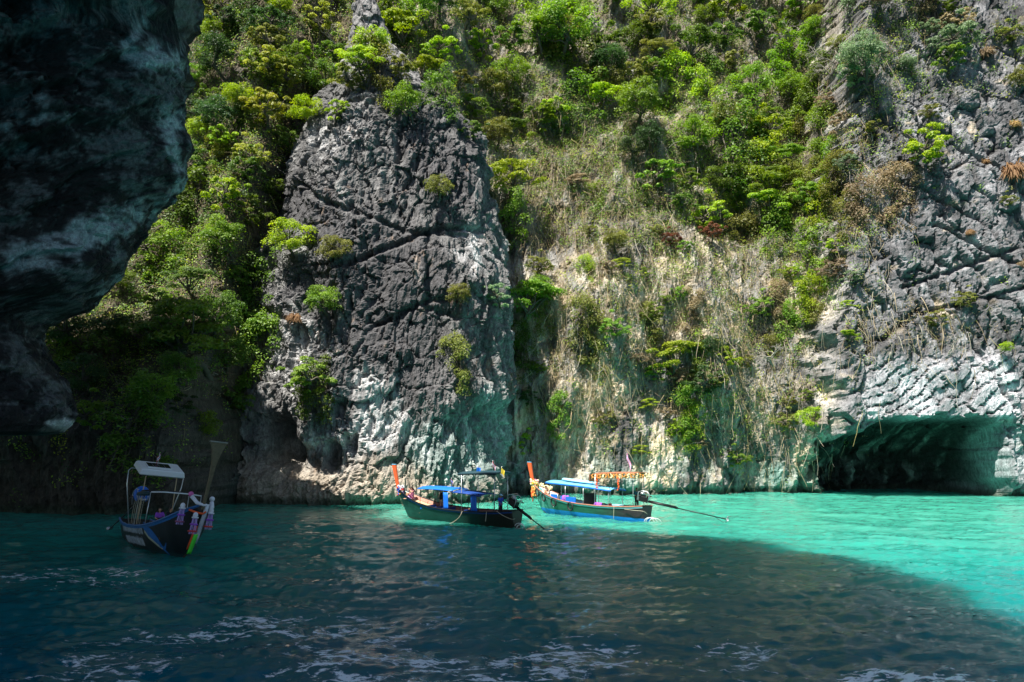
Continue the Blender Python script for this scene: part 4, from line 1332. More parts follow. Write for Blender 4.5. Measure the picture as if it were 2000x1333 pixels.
def hull_paint(name, top, stern, foot, footz=.30, bow=None):
    m, nt, bs = new_mat(name)
    L = nt.links.new
    co = node(nt, 'TexCoord').outputs['Object']
    se = node(nt, 'SeparateXYZ'); L(co, se.inputs[0])
    n = node(nt, 'TexNoise', i_Scale=1.6, i_Detail=6.0, i_Roughness=.65)
    mp = node(nt, 'Mapping'); mp.inputs['Scale'].default_value = (.6, 1, 2.5); L(co, mp.inputs[0]); L(mp.outputs[0], n.inputs['Vector'])
    nx = node(nt, 'Math', operation='MULTIPLY_ADD'); L(n.outputs[0], nx.inputs[0]); nx.inputs[1].default_value = 1.6; L(se.outputs[0], nx.inputs[2])
    a = node(nt, 'MapRange', interpolation_type='SMOOTHSTEP'); L(nx.outputs[0], a.inputs[0]); a.inputs['From Min'].default_value = -4.2; a.inputs['From Max'].default_value = .5
    c = mixc(nt, 'MIX', a.outputs[0], stern, top)
    if bow:
        b = node(nt, 'MapRange', interpolation_type='SMOOTHSTEP'); L(se.outputs[0], b.inputs[0]); b.inputs['From Min'].default_value = 3.2; b.inputs['From Max'].default_value = 5.4
        c = mixc(nt, 'MIX', b.outputs[0], c, bow)
    z = node(nt, 'MapRange'); L(se.outputs[2], z.inputs[0]); z.inputs['From Min'].default_value = footz; z.inputs['From Max'].default_value = footz - .03
    c = mixc(nt, 'MIX', z.outputs[0], c, foot)
    f = ramp(nt, n.outputs[0], [(.3, .65), (.7, 1.35)])
    L(mixc(nt, 'MULTIPLY', 1.0, c, f), bs.inputs['Base Color'])
    bs.inputs['Roughness'].default_value = .38
    b_ = node(nt, 'Bump', i_Strength=.25, i_Distance=.02); L(n.outputs[0], b_.inputs['Height']); L(b_.outputs[0], bs.inputs['Normal'])
    return m

# ------------------------------------------------------------------ long-tail boats: +X bow, +Y port, z = 0 waterline
SS_ = np.array([0, .1, .2, .35, .5, .62, .74, .84, .91, .96, 1.0])
BG = np.array([.62, .80, .92, 1.02, 1.05, 1.02, .90, .70, .47, .26, .07])
ZG = np.array([1.30, 1.16, 1.08, 1.02, 1.04, 1.12, 1.32, 1.62, 1.92, 2.14, 2.34])
ZK = np.array([-.30, -.38, -.42, -.45, -.45, -.44, -.42, -.36, .05, 1.0, 2.1])
EX = np.array([.42, .40, .38, .36, .36, .40, .50, .65, .85, .95, 1.0])
def hp(x, t, side, off=0.0):
    s = (x + 6.2) / 13.0
    b, zg, zk, e = (np.interp(s, SS_, a) for a in (BG, ZG, ZK, EX))
    return (x, side * max(.012, b * max(t, 0) ** e + off), zk + (zg - zk) * t)
def hull_y(x, z, off=.0):
    s = (x + 6.2) / 13.0
    zg, zk = np.interp(s, SS_, ZG), np.interp(s, SS_, ZK)
    return hp(x, (z - zk) / (zg - zk), 1, off)[1]
def gun(x, side, off=0.0, dz=0.0):
    p = hp(x, 1.0, side, off)
    return (p[0], p[1], p[2] + dz)
XS = [-6.2 + 13.0 * k / 44 for k in range(45)]

def boat(label, M, hull_mat, inner, rail, rail2, prow, prow_top=(.46, .13), prow_h=2.1, deck='wood', flare=1.6):
    root = empty('longtail_boat', label, 'boat', M, 'long-tail boats in the lagoon')
    T = [0, .06, .14, .24, .36, .5, .64, .78, .9, 1.0]
    b = MB()
    rows = [[hp(x, t, -1) for t in T[::-1]] + [hp(x, t, 1) for t in T[1:]] for x in XS]
    b.sheet(rows, .045)
    # transom closes the stern
    r0 = rows[0]
    b.add(r0 + [(-6.2, 0, 1.30)], [(i, i + 1, len(r0)) for i in range(len(r0) - 1)])
    b.add([(p[0] + .06, p[1], p[2]) for p in r0] + [(-6.14, 0, 1.30)], [(i + 1, i, len(r0)) for i in range(len(r0) - 1)])
    h = b.build('hull', hull_mat, root, True)
    for side in (-1, 1):
        k = MB(); k.tube([gun(x, side, .02, .02) for x in XS], .055, 6); k.build('gunwale', MAT[rail], root, True)
        k = MB(); k.sheet([[hp(x, 1.0 - .02, side, .022), hp(x, .925, side, .018)] for x in (XS if side > 0 else XS[::-1])], .02); k.build('rubbing_strake', MAT[rail2], root)
    # inner lining and floor boards
    for side in (-1, 1):
        k = MB()
        k.sheet([[hp(x, t, side, -.07) for t in (1.0, .8, .6, .45)][::side] for x in XS[2:-3]], .015)
        k.build('inner_planking', MAT[inner], root, True)
    for i in range(9):
        x0, x1 = -5.7 + i * 1.12, -5.7 + i * 1.12 + 1.08
        k = MB()
        w0, w1 = hull_y(x0, .28) - .06, hull_y(x1, .28) - .06
        k.sheet([[(x0, w0, .30), (x0, -w0, .30)], [(x1, w1, .30), (x1, -w1, .30)]][::-1], .03)
        k.build('floor_board', MAT[deck], root)
    # raised bow deck
    k = MB()
    xs = [3.6 + .3 * i for i in range(10)]
    k.sheet([[(x, hull_y(x, gun(x, 1)[2] - .34) - .05, gun(x, 1)[2] - .34), (x, -hull_y(x, gun(x, 1)[2] - .34) + .05, gun(x, 1)[2] - .34)] for x in xs][::-1], .04)
    k.build('bow_deck', MAT[deck], root)
    k = MB()
    for x in (3.6,):
        z = gun(x, 1)[2] - .34
        k.box((x, 0, z - .25), (.06, 2 * hull_y(x, z - .2) - .16, .5))
    k.build('bulkhead', MAT[inner], root)
    for x in (2.4, .2, -2.2, -4.6):
        k = MB(); z = gun(x, 1)[2] - .26
        k.box((x, 0, z), (.30, 2 * hull_y(x, z) - .14, .05)); k.build('thwart', MAT[inner], root)
    # ribs seen inside
    for side in (-1, 1):
        for x in np.arange(-5, 6.0, 1.0):
            k = MB(); k.tube([hp(x, t, side, -.09) for t in (.45, .6, .8, .97)], .025, 4); k.build('rib', MAT[inner], root)
    # stem and tall prow plank
    k = MB()
    k.tube([(4.75, 0, -.36), (5.35, 0, .0), (5.95, 0, .85), (6.55, 0, 1.9), (6.84, 0, 2.45)], [.05, .06, .07, .08, .09], 6)
    k.build('stem', MAT['darkwood'], root, True)
    k = MB()
    lean = .34
    n = 10
    lay = []
    for i in range(n):
        t = i / (n - 1)
        x = 6.80 + lean * prow_h * t * (1 - .15 * t)
        w_ = min(.13, prow_top[0] / 2); wx = w_ + (prow_top[0] / 2 - w_) * t ** 1.3
        wy = .06 + (prow_top[1] / 2 - .06) * t ** flare
        z = 2.15 + prow_h * t
        lay.append([(x - wx, -wy, z + .06 * t), (x + wx, -wy, z), (x + wx, wy, z), (x - wx, wy, z + .06 * t)])
    V = [p for l in lay for p in l]
    Fc = [(3, 2, 1, 0), tuple(range(4 * n - 4, 4 * n))]
    for i in range(n - 1):
        for j in range(4):
            a, c = i * 4 + j, i * 4 + (j + 1) % 4
            Fc.append((a, c, c + 4, a + 4))
    k.add(V, Fc)
    pr = k.build('prow_plank', MAT[prow], root)
    k = MB(); k.box((6.80 + lean * prow_h * .85, 0, 2.15 + prow_h + .045), (prow_top[0] + .03, prow_top[1] + .03, .05)); k.build('cap', MAT['lightblue'] if prow == 'orange' else MAT['greyboard'], pr)
    return root

def engine(root, yaw, pitch, length, cover=None, raised=False, z=1.72):
    e = MB(); e.box((0, 0, .10), (.62, .42, .40)); e.box((.05, 0, .36), (.50, .34, .20), taper=.8); e.box((-.32, 0, .12), (.12, .5, .5))
    e.ball((.30, .12, .30), (.16, .13, .13)); e.tube([(.1, -.24, .1), (.1, -.30, .42), (-.1, -.32, .55)], .035, 6)
    M = Matrix.Translation((-5.75, 0, z)) @ Matrix.Rotation(yaw, 4, 'Z') @ Matrix.Rotation(pitch, 4, 'Y')
    eo = e.build('motor', MAT['black'], root); eo.matrix_local = M
    def sub(name, mb, mat, sm=False):
        o = mb.build(name, mat, eo, sm); return o
    k = MB(); k.ball((.1, 0, .52), (.22, .2, .14)); sub('air_filter', k, MAT['silver'], True)
    k = MB(); k.box((.38, 0, .16), (.10, .44, .42)); sub('radiator', k, MAT['silver'])
    k = MB()
    for y in (-.3, .3):
        k.tube([(.45, y, -.05), (.45, y, .6), (.2, y, .74), (-.2, y, .74), (-.42, y, .55), (-.42, y, -.05)], .022, 6)
    for x, z in ((.45, .6), (-.42, .55), (0, .74)):
        k.tube([(x, -.3, z), (x, .3, z)], .022, 6)
    sub('guard_frame', k, MAT['steel'], True)
    k = MB(); k.tube([(.1, -.24, .25), (-.25, -.36, .40), (-.6, -.38, .42)], .04, 6); sub('exhaust_pipe', k, MAT['darkwood'], True)
    k = MB(); k.tube([(.4, 0, .05), (.9, .05, .16), (1.45, .08, .20)], .022, 6); sub('tiller', k, MAT['black'], True)
    if cover:
        k = MB(); k.ball((.12, .05, .42), (.5, .46, .52), nu=14, nv=9); sub('cover', k, MAT[cover], True)
    k = MB(); k.tube([(-.3, 0, 0), (-.42 * length, 0, 0)], .085, 8); k.tube([(-.5, .0, .10), (-.40 * length, 0, .10)], .025, 6); sub('shaft_housing', k, MAT['black'], True)
    k = MB(); k.tube([(-.4 * length, 0, 0), (-length, 0, 0)], .042, 8); sub('drive_shaft', k, MAT['black'], True)
    k = MB()
    k.ball((-length, 0, 0), (.12, .07, .07))
    for a in (0, 2.09, 4.19):
        Mr = Matrix.Rotation(a, 4, 'X')
        k.sheet([[Mr @ Vector((-length - .05, -.04, .05)), Mr @ Vector((-length + .05, .06, .05))], [Mr @ Vector((-length - .09, -.09, .16)), Mr @ Vector((-length + .06, .09, .17))], [Mr @ Vector((-length - .05, -.05, .25)), Mr @ Vector((-length + .04, .06, .26))]], .012)
    sub('propeller', k, MAT['silver'], True)
    k = MB(); k.tube([(-length + .9, 0, -.04), (-length + .1, 0, -.36), (-length - .05, 0, -.30)], .02, 5); k.tube([(-length + .1, 0, -.36), (-length, 0, -.05)], .02, 5); sub('skeg', k, MAT['black'], True)
    k = MB(); k.tube([(-5.75, 0, 1.25), (-5.75, 0, z - .1)], .07, 8); k.box((-5.8, 0, 1.28), (.4, .9, .1)); k.build('motor_mount', MAT['black'], root)
    return eo

def posts(root, pts, z, r=.022, mat='steel'):
    for x, side in pts:
        k = MB(); g_ = gun(x, side, -.06)
        k.tube([(x, g_[1], g_[2] - .05), (x, g_[1] * .98, z(x) if callable(z) else z)], r, 6)
        k.build('canopy_post', MAT[mat], root, True)

def roof(root, x0, x1, w, z0, z1, mat, arch=.14, thick=.04, name='canopy', drop=.0):
    k = MB()
    n = 9
    rows = []
    for i in range(n):
        t = i / (n - 1)
        x = x0 + (x1 - x0) * t
        z = z0 + (z1 - z0) * t
        row = []
        for j in range(9):
            u = -1 + j / 4
            row.append((x, u * w, z + arch * (1 - u * u) + .05 * math.sin(math.pi * t) - (drop if abs(u) == 1 else 0)))
        rows.append(row)
    k.sheet(rows if x1 > x0 else rows[::-1], thick)
    o = k.build(name, MAT[mat], root, True)
    return o

def rope(name, pts, label, M, r=.018):
    q = [Vector(p) for p in pts]
    for _ in range(2):      # round the corners
        n = [q[0]]
        for a, c in zip(q[:-1], q[1:]):
            n += [a.lerp(c, .25), a.lerp(c, .75)]
        q = n + [q[-1]]
    k = MB(); k.tube([M @ p for p in q], r, 5)
    return tag(k.build(name, MAT['rope'], None, True), label, 'rope')

def flag(root, base, h, cols, size, droop=.6, name='flag', seed=1):
    """pole with limp cloth in stripes"""
    k = MB(); k.tube([base, (base[0], base[1], base[2] + h)], .014, 5)
    p = k.build('flagpole', MAT['steel'], root, True)
    g_ = random.Random(seed)
    n = len(cols)
    for i, c in enumerate(cols):
        k = MB()
        rows = []
        for a in range(6):
            t = a / 5
            row = []
            for b_ in (0, 1):
                v = (i + b_) / n
                row.append((base[0] - size[0] * t * (1 - droop * .5), base[1] + .07 * math.sin(5 * t + 2 * v), base[2] + h - .02 - size[1] * v - droop * size[0] * t * .9))
            rows.append(row)
        k.sheet(rows, .008)
        k.build('flag_cloth', MAT[c], p)
    return p

def pose_matrix(px, py_unused, d, heading, roll=0.0, pitch=0.0, local_x=0.0):
    """boat matrix so that local (local_x, 0, 0) stands at photo column px, depth d on the water"""
    w = at(px, 1000, d)
    f = Vector((heading[0], heading[1], 0)).normalized()
    Rm = Matrix(((f.x, -f.y, 0, 0), (f.y, f.x, 0, 0), (0, 0, 1, 0), (0, 0, 0, 1)))
    Rm = Rm @ Matrix.Rotation(pitch, 4, 'Y') @ Matrix.Rotation(roll, 4, 'X')
    o = Vector((w.x, d, 0)) - (Rm @ Vector((local_x, 0, 0)))
    return Matrix.Translation(Vector((o.x, o.y, 0))) @ Rm

# ---- people -------------------------------------------------------
def capsule(mb, a, b, ra, rb, n=10):
    a, b = Vector(a), Vector(b)
    d = (b - a)
    L = max(d.length, 1e-4)
    d = d / L
    pts, rad = [], []
    for k in range(4):
        t = math.pi / 2 * (1 - k / 3.0)
        pts.append(a - d * ra * math.sin(t) * .999); rad.append(max(.0015, ra * math.cos(t)))
    for k in range(4):
        t = math.pi / 2 * (k / 3.0)
        pts.append(b + d * rb * math.sin(t) * .999); rad.append(max(.0015, rb * math.cos(t)))
    P = [p + d * (1e-4 * i) for i, p in enumerate(pts)]
    mb.tube(P, rad, n)

def fuse(mb, name, mat, parent, voxel):
    o = mb.build(name, mat, None, True)
    md = o.modifiers.new('r', 'REMESH')
    md.mode = 'VOXEL'
    md.voxel_size = voxel
    md.use_smooth_shade = True
    sm = o.modifiers.new('s', 'SMOOTH')
    sm.iterations = 3
    sm.factor = .5
    dg = bpy.context.evaluated_depsgraph_get()
    me = bpy.data.meshes.new_from_object(o.evaluated_get(dg))
    old = o.data
    o.modifiers.clear()
    o.data = me
    me.name = name
    bpy.data.meshes.remove(old)
    if not me.materials:
        me.materials.append(mat)
    if parent is not None:
        o.parent = parent
    return o

def hand(mb, wrist, dirv, up, curl=.5):
    """palm, four fingers of unequal length bent at the knuckles, thumb from the side"""
    d = Vector(dirv).normalized()
    s = d.cross(Vector(up)).normalized()
    u = s.cross(d)
    w = Vector(wrist)
    capsule(mb, w, w + d * .075, .028, .030, 8)
    for i, L in enumerate((.068, .076, .070, .055)):
        o = w + d * .085 + s * (-.028 + .019 * i)
        a = o + d * L * .5 - u * curl * .012
        b = a + (d * (1 - curl) - u * curl) * L * .55
        capsule(mb, w + d * .05 + s * (-.022 + .015 * i), o, .010, .010, 6)
        capsule(mb, o, a, .0095, .0085, 6)
        capsule(mb, a, b, .0085, .007, 6)
    t = w + d * .03 - s * .03
    capsule(mb, t, t + (d * .6 - s * .8) * .04, .012, .010, 6)
    capsule(mb, t + (d * .6 - s * .8) * .04, t + (d * .85 - s * .5 - u * .4) * .07, .010, .008, 6)

def person(label, J, M, skin, clothes, hair, group='people on the long-tail boats', female=False):
    """J: joint name -> local point; facing +X, up +Z"""
    root = empty('person', label, 'person', M, group)
    v = {k: Vector(p) for k, p in J.items()}
    k_ = .92 if female else 1.0
    def torso(mb, inf=0.0, lo=True, hi=True):
        up = (v['neck'] - v['pelvis'])
        side = (v['shl'] - v['shr']).normalized()
        mid = v['pelvis'].lerp(v['neck'], .42)
        ch = v['pelvis'].lerp(v['neck'], .74)
        for sg in (-1, 1):
            if lo:
                capsule(mb, v['pelvis'] + side * .075 * sg, mid + side * .055 * sg, .115 * (1.04 if female else .98) + inf, .095 * k_ + inf)
            if hi:
                capsule(mb, mid + side * .055 * sg, ch + side * .085 * sg * k_, .095 * k_ + inf, .105 * k_ + inf)
                capsule(mb, ch + side * .07 * sg, (v['shl'] if sg > 0 else v['shr']) - side * .02 * sg, .085 * k_ + inf, .055 * k_ + inf)
    b = MB()
    torso(b)
    capsule(b, v['neck'] - (v['head'] - v['neck']) * .35, v['head'], .050 * k_, .048 * k_)
    fw = (Vector(J.get('look', (1, 0, 0)))).normalized()
    upv = (v['head'] - v['neck']).normalized()
    sd = upv.cross(fw).normalized()
    fw = sd.cross(upv).normalized()
    hr = Matrix(((fw.x, sd.x, upv.x, 0), (fw.y, sd.y, upv.y, 0), (fw.z, sd.z, upv.z, 0), (0, 0, 0, 1)))
    hc = v['head'] + upv * .035
    b.ball(hc, (.097, .077, .118), None, 16, 12, hr)
    b.ball(hc + fw * .030 - upv * .055, (.065, .055, .062), None, 12, 8, hr)
    b.ball(hc + fw * .100 - upv * .022, (.018, .013, .022), None, 8, 6, hr)
    for sg in (-1, 1):
        b.ball(hc + sd * .078 * sg - upv * .015 - fw * .005, (.018, .010, .030), None, 8, 6, hr)
    for S in 'lr':
        capsule(b, v['sh' + S], v['el' + S], .047 * k_, .038 * k_)
        capsule(b, v['el' + S], v['wr' + S], .037 * k_, .026 * k_)
        capsule(b, v['hip' + S], v['kn' + S], .080 * k_, .055 * k_)
        m_ = v['kn' + S].lerp(v['an' + S], .3)
        capsule(b, v['kn' + S], m_, .054 * k_, .052 * k_)
        capsule(b, m_, v['an' + S], .052 * k_, .036 * k_)
        ft = Vector(J.get('foot', (1, 0, -.12))).normalized()
        capsule(b, v['an' + S] - ft * .04 + Vector((0, 0, -.035)), v['an' + S] + ft * .16 + Vector((0, 0, -.045)), .036, .030)
    body = fuse(b, 'body', MAT[skin], root, .019)
    hb = MB()
    for S in 'lr':
        d = (v['wr' + S] - v['el' + S]).normalized()
        hd_ = Vector(J.get('hand' + S, d)).normalized()
        hand(hb, v['wr' + S] - d * .01, hd_, Vector(J.get('palm' + S, (0, 0, 1))) if abs(hd_.z) < .9 else Vector((0, 1, 0)), J.get('curl', .45))
    # hands are welded into the same body mesh
    h_ = fuse(hb, 'hands', MAT[skin], None, .008)
    import bmesh
    bm = bmesh.new(); bm.from_mesh(body.data); bm.from_mesh(h_.data); bm.to_mesh(body.data); bm.free()
    body.data.polygons.foreach_set('use_smooth', [True] * len(body.data.polygons))
    bpy.data.objects.remove(h_)
    k = MB()
    for sg in (-1, 1):
        k.ball(hc + fw * .086 + sd * .031 * sg + upv * .008, (.009, .013, .008), None, 8, 6, hr)
    k.build('eyes', MAT['eye'], root, True)
    k = MB(); k.ball(hc + fw * .092 - upv * .060, (.008, .022, .007), None, 8, 6, hr); k.build('mouth', MAT['lip'], root, True)
    k = MB()
    k.ball(hc + upv * .022 - fw * .018, (.102, .086, .112), None, 14, 10, hr)
    k.ball(hc - fw * .05 - upv * .01, (.065, .082, .09), None, 12, 8, hr)
    if hair == 'long':
        for sg in (-1, 0, 1):
            capsule(k, hc - fw * .05 + sd * .05 * sg, hc - fw * .10 + sd * .075 * sg - upv * .34, .055, .035)
    if hair == 'bun':
        k.ball(hc - fw * .13 + upv * .03, .05)
    if hair == 'cap':
        o = fuse(k, 'hair', MAT['hair'], root, .016)
        k = MB(); k.ball(hc + upv * .045 - fw * .01, (.110, .094, .090), None, 14, 8, hr); k.sheet([[hc + fw * (.06 + .13 * t) + sd * .085 * q * (1 - .3 * t) + upv * (.06 - .03 * t) for q in (-1, -.4, .4, 1)] for t in (0, .5, 1)], .008)
        k.build('cap', MAT['cap'], root, True)
    else:
        fuse(k, 'hair', MAT['hair'], root, .016)
    for nm, mat, what in clothes:
        k = MB()
        if 'T' in what:
            torso(k, .013)
        if 'U' in what:
            torso(k, .012, False, True)
        if 'P' in what:
            torso(k, .014, True, False)
        for S in 'lr':
            if 'S' in what:
                capsule(k, v['sh' + S], v['sh' + S].lerp(v['el' + S], .75), .058, .052)
            if 'L' in what:
                capsule(k, v['hip' + S], v['kn' + S], .098, .074); capsule(k, v['kn' + S], v['kn' + S].lerp(v['an' + S], .9), .074, .062)
            if 'H' in what:
                capsule(k, v['hip' + S], v['hip' + S].lerp(v['kn' + S], .6), .098, .085)
        if 'K' in what:       # long wrapped skirt
            capsule(k, v['pelvis'], v['pelvis'].lerp((v['anl'] + v['anr']) / 2, .78), .15, .19)
        fuse(k, nm, MAT[mat], root, .019)
    return root

STAND = dict(pelvis=(0, 0, .92), neck=(.01, 0, 1.44), head=(.03, 0, 1.55), shl=(0, .185, 1.385), shr=(0, -.185, 1.385), hipl=(0, .09, .90), hipr=(0, -.09, .90), knl=(.03, .10, .49), knr=(.02, -.10, .49), anl=(0, .11, .085), anr=(-.02, -.11, .085), ell=(-.02, .25, 1.12), elr=(-.02, -.25, 1.12), wrl=(.10, .24, .89), wrr=(.10, -.24, .89))
SIT_UP = dict(pelvis=(0, 0, .12), neck=(-.04, 0, .62), head=(.02, 0, .73), shl=(-.03, .17, .565), shr=(-.03, -.17, .565), hipl=(.03, .09, .11), hipr=(.03, -.09, .11), knl=(.36, .12, .42), knr=(.37, -.10, .43), anl=(.44, .12, .06), anr=(.47, -.10, .06), ell=(.17, .23, .40), elr=(.17, -.23, .40), wrl=(.36, .10, .47), wrr=(.36, -.06, .46), foot=(1, 0, -.05))
def pose(base, **k):
    d = dict(base); d.update(k); return d
def loc(M, p, yaw=0.0):
    """upright frame at boat-local point p, facing boat-local yaw"""
    w = M @ Vector(p)
    f = M.to_3x3() @ Vector((math.cos(yaw), math.sin(yaw), 0))
    return Matrix.Translation(w) @ Matrix.Rotation(math.atan2(f.y, f.x), 4, 'Z')

# ================= middle boat: dark green and brown hull, blue canopies
MM = pose_matrix(1011, 0, 59.8, (-.765, .644), R(-1.0), R(-.5), -6.2)
b = boat('dark green and brown long-tail boat with bright blue canopies and orange prow', MM, hull_paint('dark_green_hull', (.009, .045, .035), (.020, .009, .006), (.06, .022, .014), .12), 'teak', 'black', 'navy', 'orange')
engine(b, R(-4), R(-26), 4.9)
roof(b, 3.5, -.35, .98, 2.46, 2.46, 'blue', .16, .05)
roof(b, -.42, -3.3, .98, 2.36, 2.20, 'navy', .14, .06)
posts(b, [(3.3, 1), (3.3, -1), (1.5, 1), (1.5, -1), (-.3, 1), (-.3, -1), (-3.1, 1), (-3.1, -1)], 2.44, .022, 'black')
roof(b, -1.0, -4.8, .95, 3.72, 3.86, 'darkgreen', .12, .16)
posts(b, [(-1.4, 1), (-1.4, -1), (-4.6, 1), (-4.6, -1)], 3.75, .028, 'steel')
for x, s_ in ((.35, .55), (-2.55, .62)):
    k = MB(); y = hull_y(x, 1.0) - .06
    k.sheet([[(x + s_ * (-.5 + i / 5) - .10 * (1 - j / 5) * 1.0, y + .03 * math.sin(i * 2.1) - .01 * j, 1.02 + 1.34 * j / 5) for i in range(6)] for j in range(6)], .02)
    k.build('side_curtain', MAT['blue'], b, True)
for x in (2.3, 1.2, -1.2):
    k = MB(); k.box((x, 0, .62), (.5, 1.5, .12)); k.box((x - .28, 0, .86), (.08, 1.5, .5), rot=Matrix.Rotation(R(-12), 4, 'Y')); k.build('bench_seat', MAT['navy'], b)
k = MB(); k.box((3.2, 0, 1.02), (.10, 1.7, .22)); k.build('splash_board', MAT['blue'], b)
flag(b, (-2.6, .5, 3.84), .62, ['blue'], (.42, .42), .35, seed=1)
flag(b, (-3.6, -.2, 3.88), 1.0, ['red', 'whitecloth', 'navy', 'whitecloth', 'red'], (.5, .36), 1.0, seed=2)
flag(b, (-5.0, .4, 3.75), .75, ['yellow'], (.42, .46), .8, seed=3)
flag(b, (1.4, -.8, 2.6), .75, ['red', 'whitecloth', 'navy', 'whitecloth', 'red'], (.34, .30), 1.0, seed=4)
rope('mooring_rope', [(-1.6, 1.08, 1.05), (-1.58, 1.22, .75), (-1.2, 1.32, .35), (-.6, 1.45, .05), (-.2, 1.6, -.05)], 'pale rope trailing into the water from the middle of the dark green boat', MM)
rope('hanging_rope', [(-4.0, .98, 1.16), (-4.02, 1.04, .9), (-3.98, 1.06, .45)], 'short knotted rope hanging at the dark green boat side near the stern', MM, .028)
rope('stern_rope', [(-4.9, .86, 1.25), (-5.6, .90, .95), (-6.25, .72, .72), (-6.28, .4, .75)], 'pale rope running along the stern of the dark green boat', MM)
k = MB()
for i, q in enumerate(((-6.5, .15, 0.02), (-6.75, .30, .05))):
    k.torus(q, .42 - .1 * i, .028, Matrix.Rotation(R(80), 4, 'X') @ Matrix.Rotation(R(20), 4, 'Y'))
o = k.build('hose_loop', MAT['foam'], None, True); o.matrix_world = MM; tag(o, 'pale hose loops in the water at the stern of the dark green boat', 'hose')
k = MB(); rows = [[(5.35 + .62 * i / 4 - .3, .28 * (j / 2 - 1) * (1 - .35 * i / 4), gun(5.2, 1)[2] - .20 + .015 * math.sin(3 * i + 2 * j) + .04 * i) for j in range(5)] for i in range(5)]
k.sheet(rows[::-1], .03); o = k.build('towel', MAT['lilac'], None, True); o.matrix_world = MM; tag(o, 'lilac towel spread on the bow under the seated woman', 'towel')
k = MB(); gg = random.Random(5)
for i in range(60):
    a = gg.uniform(0, 6.28); k.ball((6.55 + .26 * math.cos(a), .20 * math.sin(a), 2.20 + gg.uniform(-.25, .35)), gg.uniform(.05, .09), None, 6, 5)
o = k.build('garland', MAT['whitecloth'], None); o.matrix_world = MM; tag(o, 'red white and blue garland tied round the prow beside the seated woman', 'garland')
for c, n_ in (('red', 22), ('royal', 22), ('marigold', 14)):
    k = MB()
    for i in range(n_):
        a = gg.uniform(0, 6.28); k.ball((6.57 + .30 * math.cos(a), .24 * math.sin(a), 2.10 + gg.uniform(-.35, .4)), gg.uniform(.05, .08), None, 6, 5)
    k.build('flowers', MAT[c], o)
person('seated woman in mauve swimsuit holding a camera to her face on the bow', pose(SIT_UP, ell=(.13, .30, .50), elr=(.13, -.30, .50), wrl=(.24, .10, .70), wrr=(.24, -.10, .70), handl=(.3, -.7, .5), handr=(.3, .7, .5)), loc(MM, (5.15, .0, gun(5.1, 1)[2] - .20), R(62)) @ Matrix.Scale(1.12, 4), 'skin', [('swimsuit', 'mauve', 'TH')], 'long', female=True)
person('bare-backed man with short dark hair standing behind the blue canopy', pose(STAND, look=(1, .1, -.1)), loc(MM, (2.35, -.62, .98), R(10)) @ Matrix.Scale(1.0, 4), 'skin', [('shorts', 'blackcloth', 'PH')], 'short')
person('boatman in blue top, black wrapped skirt and pale cap standing beside the motor', pose(STAND, ell=(.05, .26, 1.15), wrl=(.28, .20, 1.08), elr=(.03, -.26, 1.14), wrr=(.25, -.18, 1.0)), loc(MM, (-4.75, .25, .75), R(175)), 'tan', [('shirt', 'royal', 'TS'), ('skirt', 'blackcloth', 'K')], 'cap')

# ================= right-hand boat: green hull over bright blue, garlands
MR = pose_matrix(1264, 0, 64.2, (-.675, .738), R(1.0), R(-.8), -6.2)
b = boat('green and blue long-tail boat with tyre fenders and a flower fringed canopy', MR, hull_paint('green_hull', (.022, .12, .075), (.045, .022, .03), (.01, .22, .70), .34, (.10, .30, .27)), 'white', 'teak', 'paleblue', 'orange', deck='white')
engine(b, R(34), R(-10.5), 6.6, raised=True)
roof(b, 4.3, -3.2, .95, 2.62, 2.36, 'lightblue', .16, .05)
k = MB()
for sgn in (-1, 1):
    k.tube([(4.3 + (-7.5) * i / 8, sgn * .97, 2.58 - .26 * i / 8 + .05 * math.sin(math.pi * i / 8)) for i in range(9)], .05, 6)
k.build('canopy_rail', MAT['blue'], b, True)
posts(b, [(4.0, 1), (4.0, -1), (1.9, 1), (1.9, -1), (-.2, 1), (-.2, -1), (-2.9, 1), (-2.9, -1)], 2.5, .022, 'steel')
roof(b, -1.2, -5.6, .92, 3.55, 3.78, 'brownboard', .10, .06)
posts(b, [(-1.5, 1), (-1.5, -1), (-5.3, 1), (-5.3, -1)], 3.58, .026, 'steel')
k = MB(); k.box((-.75, .3, 3.25), (.06, 1.1, .62)); sb = k.build('sign_board', MAT['brownboard'], b)
k = MB(); k.add([(-.70, .3 + .15 * math.cos(a * .524), 3.2 + .15 * math.sin(a * .524)) for a in range(12)] + [(-.71, .3 + .15 * math.cos(a * .524), 3.2 + .15 * math.sin(a * .524)) for a in range(12)], [tuple(range(12)), tuple(range(23, 11, -1))] + [(a, 12 + a, 12 + (a + 1) % 12, (a + 1) % 12) for a in range(12)]); k.build('emblem', MAT['whitecloth'], sb)
